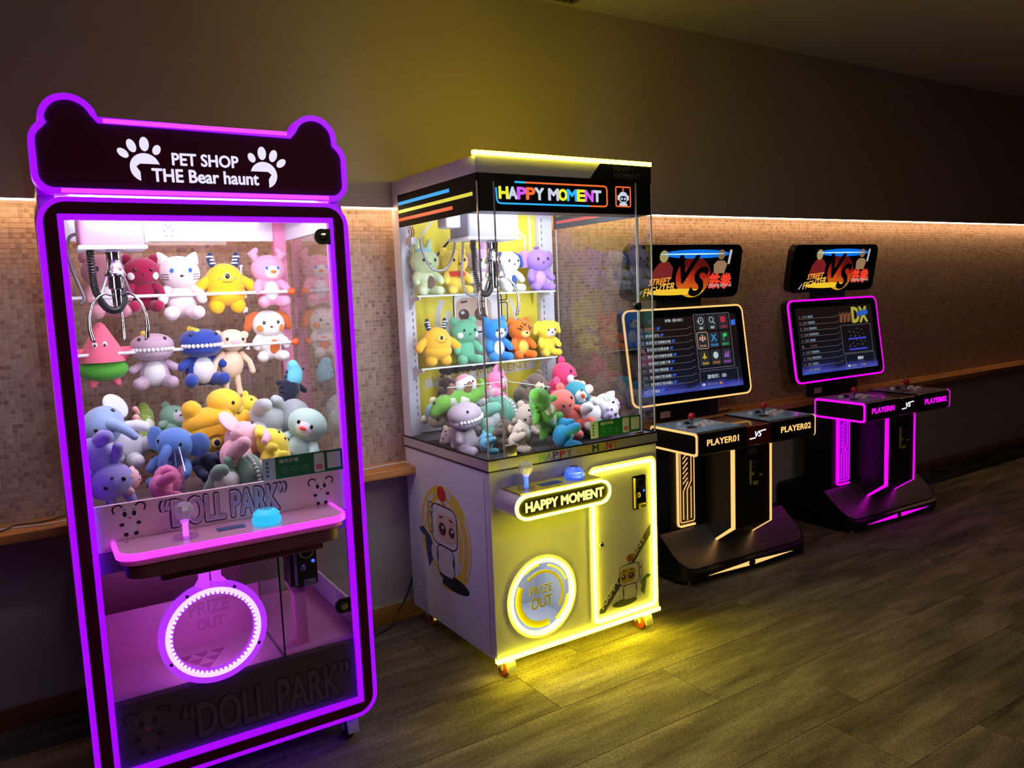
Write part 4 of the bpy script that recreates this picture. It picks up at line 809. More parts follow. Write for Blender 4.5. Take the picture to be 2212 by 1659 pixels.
# ================================================================== arcade machines
def arcade(fr, glow, gname, label, variant):
    r = thing('arcade_machine', label, 'arcade machine', (fr.o.x, fr.o.y, 0), (0, 0, fr.yaw), 'two-player arcade machines by the wall')
    XC = 0.4175
    side = lambda x: (lambda a, b, t: (x+t, a, b))
    # base: low sloping foot plate rising to the back box
    def loft(rows):
        n_ = len(rows[0]); mb_ = MB(); vv = [p for q in rows for p in q]; ff = [(i*n_+k, i*n_+(k+1) % n_, (i+1)*n_+(k+1) % n_, (i+1)*n_+k) for i in range(len(rows)-1) for k in range(n_)]
        return mb_.add(vv, ff+[tuple(range(n_-1, -1, -1)), tuple(range((len(rows)-1)*n_, len(rows)*n_))])
    def rows_(fn_, x0_, x1_, rad=0.085):
        ds = [rad*(1-math.cos(math.radians(a_))) for a_ in (0, 15, 30, 45, 60, 75, 90)]
        xs_ = [(x0_+d_, rad-math.sqrt(max(0, rad**2-(rad-d_)**2))) for d_ in ds]; xs_ += [(x1_-d_, rad-math.sqrt(max(0, rad**2-(rad-d_)**2))) for d_ in reversed(ds)]
        return [fn_(x_, y_) for x_, y_ in xs_]
    SL = 0.148/0.182
    b = obj('base', loft(rows_(lambda x_, y_: [(x_, 0.05+y_, 0.024), (x_, 0.05+y_, 0.066+y_*SL), (x_, 0.068+y_, 0.074+y_*SL), (x_, 0.25, 0.222), (x_, 0.575, 0.222), (x_, 0.575, 0.024)], -0.028, 0.865)), BLACKM, r)
    plate = mat('foot_plate', S(150, 142, 142), 0.36, 0.9, var=0.1, vscale=40)
    obj('foot_plate', loft(rows_(lambda x_, y_: [(x_, 0.073+y_, 0.0785+y_*SL), (x_, 0.2495, 0.2224), (x_, 0.2475, 0.2245), (x_, 0.071+y_, 0.0812+y_*SL)], -0.024, 0.861, 0.08)), plate, b)
    FB_ = FRONT(0.05)
    for pts in ([(0.115, 0.040), (0.398, 0.054), (0.391, 0.044), (0.398, 0.032)], [(0.72, 0.044), (0.437, 0.054), (0.444, 0.044), (0.437, 0.032)]):
        flat('base_arrow', pts, FB_, glow, b, 0.0, 0.002)
    for i in range(4):
        for j in range(2):
            fx, fy = 0.03+0.26*i, (0.095 if j == 0 else 0.225)
            fz = 0.0805+(fy-0.070)/(0.2475-0.070)*(0.2245-0.0805)
            obj('plate_screw', MB().ball((fx, fy, fz), (0.005, 0.005, 0.003), n=8, m=6), SCREW, b)
    for fx in (0.02, 0.815):
        for fy in (0.085, 0.54): obj('levelling_foot', MB().lathe([(0.024, 0), (0.024, 0.008), (0.008, 0.010), (0.008, 0.026)], (fx, fy, 0), 18), STEEL, b)
    # central column with kicked-back foot
    cprof = [(0.05, 0.665), (0.05, 0.243), (0.175, 0.155), (0.30, 0.155), (0.30, 0.665)]
    c = obj('column', MB().prism(cprof, side(0.285), 0.0, 0.273), BLACKM, r)
    for x0 in (0.2835, 0.546):
        L = [(0.048, 0.662), (0.048, 0.242), (0.17, 0.156)]
        obj('column_neon', MB().prism([(0.0475, 0.662), (0.0475, 0.2415), (0.171, 0.1545), (0.186, 0.156), (0.064, 0.248), (0.064, 0.662)], side(x0), 0.0, 0.014), glow, c)
    coin_slot(c, 0.392, 0.452, 0.450, 0.590, 0.05, BLACK, mat('coin_lime', S(176, 180, 50), 0.35, 0.2), False)
    obj('door_key', MB().lathe([(0.007, 0.0), (0.007, 0.008), (0.003, 0.014)], (0.476, 0.05, 0.496), 12, 'y'), mat('brass', (0.7, 0.5, 0.2), 0.3, 0.9), c)
    obj('warning_label', MB().prism([(0.388, 0.610), (0.452, 0.610), (0.452, 0.642), (0.388, 0.642)], FRONT(0.05), 0, 0.0008), mat('label_grey', S(60, 60, 62), 0.5), c)
    # rear body with lit circuit panels
    rb = obj('rear_body', MB().box(0.055, 0.78, 0.255, 0.44, 0.222, 0.66), BLACKM, r)
    for x0 in (0.098, 0.614):
        p = obj('light_panel', MB().prism(rrect(x0+0.014, x0+0.123, 0.250, 0.66, 0.012), FRONT(0.255), 0.0, 0.004), glow if variant else mat('panel_smoke', S(120, 100, 70), 0.3), rb)
        if variant: p.data.materials[0] = emis('panel_magenta', (0.42, 0.0, 0.85), 0.55)
        L, R = stroke([(x0+0.004, 0.66), (x0+0.004, 0.255), (x0+0.009, 0.243), (x0+0.02, 0.238), (x0+0.12, 0.238)], 0.009)
        obj('panel_edge', MB().band(L, R, FRONT(0.255), 0.0, 0.010, False), glow, p)
        mb = MB(); FP = FRONT(0.251)
        o_, i_ = rring(x0+0.020, x0+0.118, 0.255, 0.668, 0.012, 0.004); mb.band(o_, i_, FP, 0, 0.002)
        for k in range(6):
            q = [(x0+0.040, 0.590-k*0.026), (x0+0.072, 0.618-k*0.026)]; L, R = stroke(q, 0.0042); mb.band(L, R, FP, 0, 0.002, False)
        for q in ([(x0+0.074, 0.468), (x0+0.042, 0.420), (x0+0.042, 0.272)], [(x0+0.096, 0.64), (x0+0.096, 0.470), (x0+0.068, 0.425), (x0+0.068, 0.266)], [(x0+0.094, 0.44), (x0+0.094, 0.272)]):
            L, R = stroke(q, 0.0042); mb.band(L, R, FP, 0, 0.002, False)
        obj('circuit_lines', mb, glow, p)
    obj('back_panel', MB().box(0.19, 0.645, 0.50, 0.56, 0.222, 0.70), BLACKM, r)
    # console: two player boxes and the middle section
    tops = mat('panel_print_%d' % variant, S(126, 176, 236) if not variant else S(120, 110, 140), 0.25, var=0.5, vscale=9, coat=0.2)
    for x0, x1, nm, lx, lx1 in ((0.0, 0.332, 'PLAYER01', 0.066, 0.274), (0.503, 0.835, 'PLAYER02', 0.575, 0.797)):
        prof = rrect(0.0, 0.333, 0.658, 0.770, 0.016, 5)
        bx = obj('player_box', MB().prism(prof, side(x0), 0.004, x1-x0-0.004), BLACK, r)
        outer_left = x0 < 0.1
        xs = x0-0.001 if outer_left else x1-0.009
        obj('edge_neon', MB().band(prof, [(0.1665+(a-0.1665)*0.955, 0.714+(bz-0.714)*0.80) for a, bz in prof], side(xs), 0.0, 0.010), glow, bx)
        obj('box_end', MB().prism([(0.1665+(a-0.1665)*0.955, 0.714+(bz-0.714)*0.80) for a, bz in prof], side(xs), 0.001, 0.008), BLACK, bx)
        text('player_lettering', nm, lx, 0.704, FRONT(0.0), glow, bx, width=lx1-lx, height=0.030, bold=0.03, space=1.05)
        top = obj('control_panel', MB().prism([(x0+0.014, 0.018), (x1-0.014, 0.018), (x1-0.014, 0.315), (x0+0.014, 0.315)], TOPP(0.770), 0.0, 0.003), tops, bx)
        flat('panel_stripe', [(x0+0.02, 0.07), (x0+0.20, 0.15), (x1-0.02, 0.24), (x1-0.02, 0.255), (x0+0.19, 0.165), (x0+0.02, 0.085)], TOPP(0.773), mat('panel_stripe_%d' % variant, S(226, 176, 160) if not variant else S(170, 60, 190), 0.3), bx, 0.0, 0.0006)
        jx, jy = x0+0.095, 0.135
        js = obj('joystick_base', MB().lathe([(0.026, 0), (0.026, 0.003), (0.012, 0.005)], (jx, jy, 0.773), 22), BLACK, bx)
        obj('joystick', MB().tube([(jx, jy, 0.775), (jx, jy, 0.812)], 0.0045, 10), CHROME, bx)
        obj('ball_top', MB().ball((jx, jy, 0.828), (0.0185, 0.0185, 0.0185), n=20, m=14), mat('red_ball', S(190, 20, 34), 0.2, coat=0.5), bx)
        for bi in range(8):
            if bi < 6: px_, py_ = x0+0.170+0.038*(bi % 3), (0.125 if bi < 3 else 0.172)+0.012*(bi % 3)
            elif bi == 6: px_, py_ = x0+0.105, 0.23
            else: px_, py_ = x0+0.155, 0.23
            obj('arcade_button', MB().lathe([(0.0165, 0), (0.0165, 0.004), (0.0125, 0.006), (0.0125, 0.010), (0.010, 0.0115), (0.001, 0.011)], (px_, py_, 0.773), 18), mat('white_button', S(226, 228, 232), 0.3) if bi != 7 else BLACK, bx)
    md = obj('middle_section', MB().prism(rrect(0.004, 0.333, 0.660, 0.764, 0.016, 5), side(0.332), 0.0, 0.171), mat('red_gloss_%d' % variant, S(96, 18, 20) if not variant else S(60, 22, 34), 0.22, coat=0.4), r, 'dark red glossy middle section')
    VSW = emis('vs_white', (0.75, 0.85, 1.0), 1.8)
    text('versus_mark', 'VS', 0.392, 0.706, FRONT(0.004), VSW, md, width=0.046, height=0.028, bold=0.02, shear=0.25)
    line('versus_dash', [(0.354, 0.700), (0.395, 0.702)], 0.0055, FRONT(0.004), VSW, md); line('versus_dash', [(0.436, 0.733), (0.468, 0.735)], 0.0055, FRONT(0.004), VSW, md)
    # neck, monitor, marquee
    obj('neck', MB().prism([(0.205, 0.70), (0.645, 0.70), (0.615, 1.02), (0.235, 1.02)], FRONT(0.50), -0.06, 0.0), BLACKM, r)
    obj('asset_label', MB().prism([(0.212, 0.760), (0.282, 0.760), (0.282, 0.795), (0.212, 0.795)], FRONT(0.50), 0, 0.0008), mat('label_white', S(196, 178, 174), 0.5), r)
    obj('marquee_neck', MB().box(0.27, 0.56, 0.545, 0.585, 1.25, 1.45), BLACKM, r)
    def plane(y, z, tilt):
        t_ = math.radians(tilt); s_, c_ = math.sin(t_), math.cos(t_)
        return lambda a, b_, t: (XC+a, y+b_*s_-t*c_, z+b_*c_+t*s_)
    PM = plane(0.445, 0.842, 8.5)
    mon = obj('monitor', MB().prism(rrect(-0.434, 0.434, 0.0, 0.514, 0.045), PM, -0.055, -0.006), BLACK, r)
    obj('monitor_neon', MB().band(*rring(-0.434, 0.434, 0.0, 0.514, 0.045, 0.010), PM, -0.010, 0.0), glow, mon)
    obj('bezel', MB().prism(rrect(-0.424, 0.424, 0.010, 0.504, 0.037), PM, -0.008, -0.001), mat('bezel_gloss', S(8, 8, 10), 0.08), mon)
    scr = obj('screen', MB().prism([(-0.372, 0.052), (0.372, 0.052), (0.372, 0.462), (-0.372, 0.462)], PM, -0.001, 0.0), screen_mat(variant), mon)
    SW = emis('screen_white', (0.62, 0.72, 0.80), 0.75); SG = emis('screen_grey', (0.28, 0.26, 0.26), 0.6); SBl = emis('screen_blue', (0.03, 0.16, 0.85), 0.9); SDk = emis('screen_tile', (0.05, 0.055, 0.07), 0.35)
    mb = MB()
    for i in range(10):
        zz = 0.405-i*0.0365
        L, R = stroke([(-0.352, zz-0.010), (0.0, zz-0.010), (0.012, zz-0.002), (0.03, zz-0.002)], 0.0016); mb.band(L, R, PM, 0, 0.0006, False)
    obj('list_rules', mb, SG, mon)
    if not variant:
        names = ['恐龙快打', '恐龙快打2', '恐龙快打无限机关枪', '恐龙快打无限龙拳', '恐龙快打武器变态版', '恐龙快打无限子弹', '恐龙快打强化版', '恐龙快打变态版1', '恐龙快打变态版2', '三国志']
        for i, s_ in enumerate(names):
            zz = 0.400-i*0.0365; wd = 0.019*len(s_)
            text('list_text', '%03d' % (i+1), -0.345, zz, PM, SG, mon, width=0.032, height=0.013)
            text('list_text', s_, -0.300, zz-0.001, PM, SW if i else emis('screen_red', (0.5, 0.05, 0.03), 0.7), mon, width=wd, height=0.016)
            text('list_text', '3P', -0.300+wd+0.008, zz, PM, SBl, mon, width=0.022, height=0.014, bold=0.02)
        text('page_text', '001/011', -0.10, 0.437, PM, SW, mon, width=0.072, height=0.016)
        text('page_text', '页数:', -0.155, 0.437, PM, SW, mon, width=0.046, height=0.016)
        obj('menu_frame', MB().band(*rring(0.050, 0.322, 0.165, 0.470, 0.006, 0.003), PM, 0, 0.0006), SG, mon)
        obj('menu_frame', MB().band(*rring(0.050, 0.340, 0.062, 0.155, 0.006, 0.002), PM, 0, 0.0006), SG, mon)
        cl = [(0.7, 0.75, 0.8), (0.7, 0.75, 0.8), (0.6, 0.02, 0.05), (0.75, 0.42, 0.3), (0.03, 0.35, 0.85), (0.03, 0.6, 0.12), (0.7, 0.5, 0.03), (0.65, 0.18, 0.05), (0.35, 0.1, 0.6)]
        tx = ['最近', '搜索', '三国战纪', '3人/4人', '格斗对战', '动作过关', '飞行射击', '体育竞速', '休闲益智']
        for i in range(9):
            x0 = 0.064+(i % 3)*0.084; z0 = 0.378-(i//3)*0.098
            em_ = emis('menu_%d' % i, cl[i], 0.8)
            flat('menu_tile', rrect(x0, x0+0.074, z0, z0+0.086, 0.008, 3), PM, SDk, mon, 0.0, 0.0006)
            if i == 3: obj('menu_select', MB().band(*rring(x0-0.004, x0+0.078, z0-0.004, z0+0.090, 0.010, 0.003), PM, 0.0006, 0.0012), em_, mon)
            text('menu_text', tx[i], x0+0.037, z0+0.014, PM, em_, mon, width=0.052 if len(tx[i]) > 2 else 0.027, height=0.014, align='C', t0=0.0006)
            cx, cz = x0+0.037, z0+0.054; mb = MB()
            if i == 0:
                mb.band(circ(cx, cz, 0.020, 24), circ(cx, cz, 0.017, 24), PM, 0.0006, 0.0012); L, R = stroke([(cx, cz+0.010), (cx, cz), (cx+0.007, cz)], 0.003); mb.band(L, R, PM, 0.0006, 0.0012, False); mb.prism([(cx-0.028, cz-0.004), (cx-0.014, cz+0.004), (cx-0.012, cz-0.006)], PM, 0.0006, 0.0012)
            elif i == 1:
                mb.band(circ(cx-0.004, cz+0.003, 0.016, 24), circ(cx-0.004, cz+0.003, 0.013, 24), PM, 0.0006, 0.0012); L, R = stroke([(cx+0.008, cz-0.009), (cx+0.020, cz-0.022)], 0.0035); mb.band(L, R, PM, 0.0006, 0.0012, False)
            elif i == 2: mb.prism(rrect(cx-0.018, cx+0.018, cz-0.016, cz+0.018, 0.008, 4), PM, 0.0006, 0.0012)
            elif i == 3:
                for ax, az in ((0, 0.016), (-0.017, 0.006), (0.017, 0.006), (0, -0.002)): mb.prism(circ(cx+ax, cz+az, 0.005, 12), PM, 0.0006, 0.0012); mb.prism(arc(cx+ax, cz+az-0.014, 0.009, 0, 180, 8), PM, 0.0006, 0.0012)
            elif i == 4:
                for sg_ in (1, -1):
                    L, R = stroke([(cx-sg_*0.018, cz-0.020), (cx+sg_*0.016, cz+0.020)], 0.007); mb.band(L, R, PM, 0.0006, 0.0012+0.0002*sg_, False)
            elif i == 5: mb.prism([(cx-0.012, cz-0.022), (cx-0.009, cz-0.022), (cx-0.007, cz-0.002), (cx+0.018, cz+0.004), (cx+0.016, cz+0.022), (cx-0.014, cz+0.018)], PM, 0.0006, 0.0012)
            elif i == 6: mb.prism([(cx, cz+0.022), (cx+0.006, cz+0.002), (cx+0.020, cz-0.012), (cx+0.006, cz-0.010), (cx, cz-0.020), (cx-0.006, cz-0.010), (cx-0.020, cz-0.012), (cx-0.006, cz+0.002)], PM, 0.0006, 0.0012)
            elif i == 7: mb.prism(circ(cx, cz, 0.019, 22), PM, 0.0006, 0.0012)
            else:
                for k, hgt in enumerate((0.018, 0.034, 0.026, 0.038)): mb.prism([(cx-0.018+k*0.0095, cz-0.018), (cx-0.011+k*0.0095, cz-0.018), (cx-0.011+k*0.0095, cz-0.018+hgt), (cx-0.018+k*0.0095, cz-0.018+hgt)], PM, 0.0006, 0.0012)
            obj('menu_icon', mb, em_ if i != 7 else SW, mon)
        text('credit_text', '游戏币：', 0.105, 0.110, PM, SW, mon, width=0.090, height=0.022, bold=0.01); text('credit_text', '00', 0.215, 0.110, PM, SW, mon, width=0.032, height=0.020, bold=0.01)
        text('credit_text', '返回主菜单', 0.098, 0.074, PM, SG, mon, width=0.075, height=0.013)
        flat('credit_icon', circ(0.072, 0.080, 0.012, 16, 0.008), PM, SW, mon, 0, 0.0006); flat('credit_icon', circ(0.200, 0.080, 0.012, 16, 0.008), PM, emis('menu_7', cl[7], 0.8), mon, 0, 0.0006)
        flat('corner_badge', [(0.330, 0.395), (0.362, 0.398), (0.362, 0.428), (0.330, 0.425)], PM, SBl, mon, 0, 0.0006)
    else:
        for i in range(10):
            zz = 0.400-i*0.0365; dim = i == 5
            if not dim: text('list_text', '17%d' % (31+i), -0.315, zz, PM, SG, mon, width=0.036, height=0.013)
            flat('list_block', [(-0.268, zz), (-0.268+0.05+0.012*((i*5) % 4), zz), (-0.268+0.05+0.012*((i*5) % 4), zz+0.014), (-0.268, zz+0.014)], PM, emis('list_block', (0.22, 0.3, 0.42), 0.5) if not dim else emis('list_dim', (0.10, 0.05, 0.03), 0.5), mon, 0, 0.0005)
            flat('list_bullet', circ(-0.340, zz+0.007, 0.006, 8), PM, emis('bullet_%d' % dim, (0.55, 0.28, 0.2) if dim else (0.16, 0.10, 0.22), 0.7), mon, 0, 0.0005)
        LOGO = emis('logo_gold', (0.46, 0.42, 0.06), 0.8)
        text('logo_letters', 'DX', 0.165, 0.350, PM, LOGO, mon, width=0.150, height=0.095, bold=0.05)
        flat('logo_plate', [(0.215, 0.385), (0.325, 0.395), (0.325, 0.428), (0.218, 0.418)], PM, emis('logo_blue', (0.02, 0.12, 0.55), 0.8), mon, 0.001, 0.0018)
        for k in range(4): flat('logo_stroke', [(0.035+k*0.038, 0.352), (0.062+k*0.038, 0.358), (0.074+k*0.038, 0.418), (0.050+k*0.036, 0.405), (0.042+k*0.038, 0.428)], PM, emis('logo_brown', (0.20, 0.07, 0.03), 0.8), mon, 0, 0.0008)
        obj('preview_frame', MB().band(*rring(0.038, 0.340, 0.155, 0.335, 0.004, 0.002), PM, 0, 0.0005), SG, mon)
        obj('preview_frame', MB().band(*rring(0.050, 0.345, 0.055, 0.150, 0.004, 0.002), PM, 0, 0.0005), SG, mon)
        for zz in (0.240, 0.172): flat('preview_bar', [(0.10, zz), (0.280, zz), (0.280, zz+0.010), (0.10, zz+0.010)], PM, emis('bar_blue', (0.05, 0.06, 0.65), 0.9), mon, 0, 0.0006)
        mb = MB()
        for k in range(22):
            ax = 0.10+((k*37) % 100)/100*0.17; az = 0.192+((k*53) % 100)/100*0.12; mb.prism([(ax, az), (ax+0.012, az), (ax+0.012, az+0.003), (ax, az+0.003)], PM, 0, 0.0005)
        obj('preview_marks', mb, SG, mon)
        text('credit_text', '请投币', 0.170, 0.108, PM, SW, mon, width=0.058, height=0.020, bold=0.02)
        flat('credit_icon', circ(0.078, 0.074, 0.012, 16, 0.008), PM, SW, mon, 0, 0.0006)
        mb = MB().prism([(0.10, 0.068), (0.15, 0.068), (0.15, 0.079), (0.10, 0.079)], PM, 0, 0.0005).prism([(0.20, 0.068), (0.25, 0.068), (0.25, 0.079), (0.20, 0.079)], PM, 0, 0.0005); obj('credit_marks', mb, SG, mon)
    PQ = plane(0.533, 1.394, -9.75)
    mq = obj('marquee', MB().prism(rrect(-0.408, 0.408, 0.0, 0.293, 0.045), PQ, -0.045, 0.0), mat('marquee_black', S(6, 6, 8), 0.12), r, 'lit marquee with a versus poster')
    blue = emis('poster_blue', (0.0, 0.16, 0.75), 1.0)
    flat('poster_beam', circ(0.07, 0.243, 0.24, 30, 0.024), PQ, blue, mq, 0, 0.0006)
    flat('poster_beam', circ(0.04, 0.243, 0.235, 24, 0.0035), PQ, emis('poster_ice', (0.5, 0.85, 1.0), 1.2), mq, 0.0006, 0.0010)
    obj('poster_fire', MB().prism(circ(0.055, 0.118, 0.125, 30, 0.112), PQ, 0, 0.0005), poster_fire(), mq)
    flat('poster_flare', circ(-0.06, 0.040, 0.20, 26, 0.017), PQ, emis('poster_gold', (0.85, 0.55, 0.02), 1.0), mq, 0, 0.0007)
    text('versus_lettering', 'V', -0.052, 0.088, PQ, mat('poster_ink', S(10, 6, 6), 0.4), mq, width=0.140, height=0.145, bold=0.03, shear=0.25, t0=0.0008)
    text('versus_lettering', 'S', 0.035, 0.018, PQ, mat('poster_ink', S(10, 6, 6), 0.4), mq, width=0.125, height=0.150, bold=0.04, shear=0.35, t0=0.0010)
    text('poster_title', 'STREET', -0.255, 0.078, PQ, emis('poster_orange', (0.9, 0.36, 0.03), 1.0), mq, width=0.155, height=0.034, bold=0.012, rot=0.06, shear=0.3, t0=0.0008)
    text('poster_title', 'FIGHTER', -0.285, 0.020, PQ, emis('poster_amber', (0.9, 0.50, 0.05), 1.0), mq, width=0.215, height=0.040, bold=0.012, rot=0.16, shear=0.3, t0=0.0008)
    text('poster_title', '鉄拳', 0.178, 0.050, PQ, emis('poster_red', (0.85, 0.05, 0.02), 1.0), mq, width=0.165, height=0.085, bold=0.03, t0=0.0006)
    text('poster_title', 'TEKKEN 6', 0.170, 0.058, PQ, emis('poster_pale', (0.7, 0.6, 0.6), 0.7), mq, width=0.180, height=0.018, bold=0.0, shear=0.3, t0=0.0016)
    # plain stand-ins for the two painted figures
    flat('poster_shape', [(-0.25, 0.10), (-0.225, 0.165), (-0.19, 0.20), (-0.13, 0.205), (-0.095, 0.17), (-0.10, 0.11), (-0.16, 0.09)], PQ, emis('poster_crimson', (0.22, 0.015, 0.015), 0.8), mq, 0, 0.0005)
    flat('poster_shape', circ(-0.165, 0.232, 0.030, 20, 0.032), PQ, emis('poster_sand', (0.50, 0.40, 0.16), 0.7), mq, 0, 0.0007)
    flat('poster_shape', [(0.205, 0.135), (0.20, 0.185), (0.225, 0.205), (0.275, 0.205), (0.300, 0.185), (0.285, 0.135)], PQ, emis('poster_tan', (0.42, 0.24, 0.12), 0.7), mq, 0, 0.0005)
    flat('poster_shape', circ(0.250, 0.238, 0.026, 18, 0.028), PQ, emis('poster_tan2', (0.36, 0.20, 0.10), 0.6), mq, 0, 0.0007)
    flat('poster_shape', [(0.302, 0.185), (0.318, 0.185), (0.330, 0.262), (0.312, 0.266)], PQ, emis('poster_pale', (0.7, 0.6, 0.6), 0.7), mq, 0, 0.0005)
    flat('poster_shape', [(-0.325, 0.022), (-0.318, 0.018), (-0.292, 0.052), (-0.297, 0.055)], PQ, emis('poster_pale', (0.7, 0.6, 0.6), 0.7), mq, 0, 0.0005)
    return r
def screen_mat(v):
    m = bpy.data.materials.new('screen_picture_%d' % v); m.use_nodes = True; nt = m.node_tree; N = nt.nodes; L = nt.links; b = N['Principled BSDF']
    b.inputs['Base Color'].default_value = (0.01, 0.01, 0.012, 1); b.inputs['Roughness'].default_value = 0.12
    tc = N.new('ShaderNodeTexCoord'); sp = N.new('ShaderNodeSeparateXYZ'); L.new(tc.outputs['Generated'], sp.inputs[0])
    nz = N.new('ShaderNodeTexNoise'); nz.inputs['Scale'].default_value = 3.5; nz.inputs['Detail'].default_value = 4; L.new(tc.outputs['Generated'], nz.inputs['Vector'])
    ad = N.new('ShaderNodeMath'); ad.operation = 'MULTIPLY_ADD'; ad.inputs[1].default_value = 0.35; L.new(nz.outputs['Fac'], ad.inputs[0]); L.new(sp.outputs['Z'], ad.inputs[2])
    rp = N.new('ShaderNodeValToRGB'); e = rp.color_ramp.elements; e[0].position = 0.12; e[0].color = (0.03, 0.16, 0.65, 1); e[1].position = 0.60; e[1].color = (0.008, 0.006, 0.010, 1)
    k = e.new(0.20); k.color = (0.06, 0.07, 0.5, 1); k = e.new(0.32); k.color = (0.01, 0.012, 0.03, 1); k = e.new(0.98); k.color = (0.014, 0.007, 0.006, 1)
    L.new(ad.outputs[0], rp.inputs[0]); L.new(rp.outputs[0], b.inputs['Emission Color']); b.inputs['Emission Strength'].default_value = 0.75; return m
def poster_fire():
    if 'poster_fire' in MATS: return MATS['poster_fire']
    m = bpy.data.materials.new('poster_fire'); m.use_nodes = True; nt = m.node_tree; N = nt.nodes; L = nt.links; b = N['Principled BSDF']
    b.inputs['Base Color'].default_value = (0.02, 0.01, 0.01, 1)
    tc = N.new('ShaderNodeTexCoord'); sp = N.new('ShaderNodeSeparateXYZ'); L.new(tc.outputs['Generated'], sp.inputs[0])
    nz = N.new('ShaderNodeTexNoise'); nz.inputs['Scale'].default_value = 4; L.new(tc.outputs['Generated'], nz.inputs['Vector'])
    ad = N.new('ShaderNodeMath'); ad.operation = 'MULTIPLY_ADD'; ad.inputs[1].default_value = 0.4; L.new(nz.outputs['Fac'], ad.inputs[0]); L.new(sp.outputs['Z'], ad.inputs[2])
    rp = N.new('ShaderNodeValToRGB'); e = rp.color_ramp.elements; e[0].position = 0.2; e[0].color = (0.9, 0.5, 0.02, 1); e[1].position = 1.05; e[1].color = (0.12, 0.005, 0.004, 1)
    k = e.new(0.42); k.color = (0.75, 0.14, 0.01, 1); k = e.new(0.7); k.color = (0.5, 0.02, 0.01, 1)
    L.new(ad.outputs[0], rp.inputs[0]); L.new(rp.outputs[0], b.inputs['Emission Color']); b.inputs['Emission Strength'].default_value = 0.8; MATS['poster_fire'] = m; return m
arcade(M3, WARM, 'warm', 'two-player arcade machine with warm amber lights, next to the yellow claw machine', 0)
arcade(M4, MAGENTA, 'magenta', 'two-player arcade machine with magenta lights', 1)
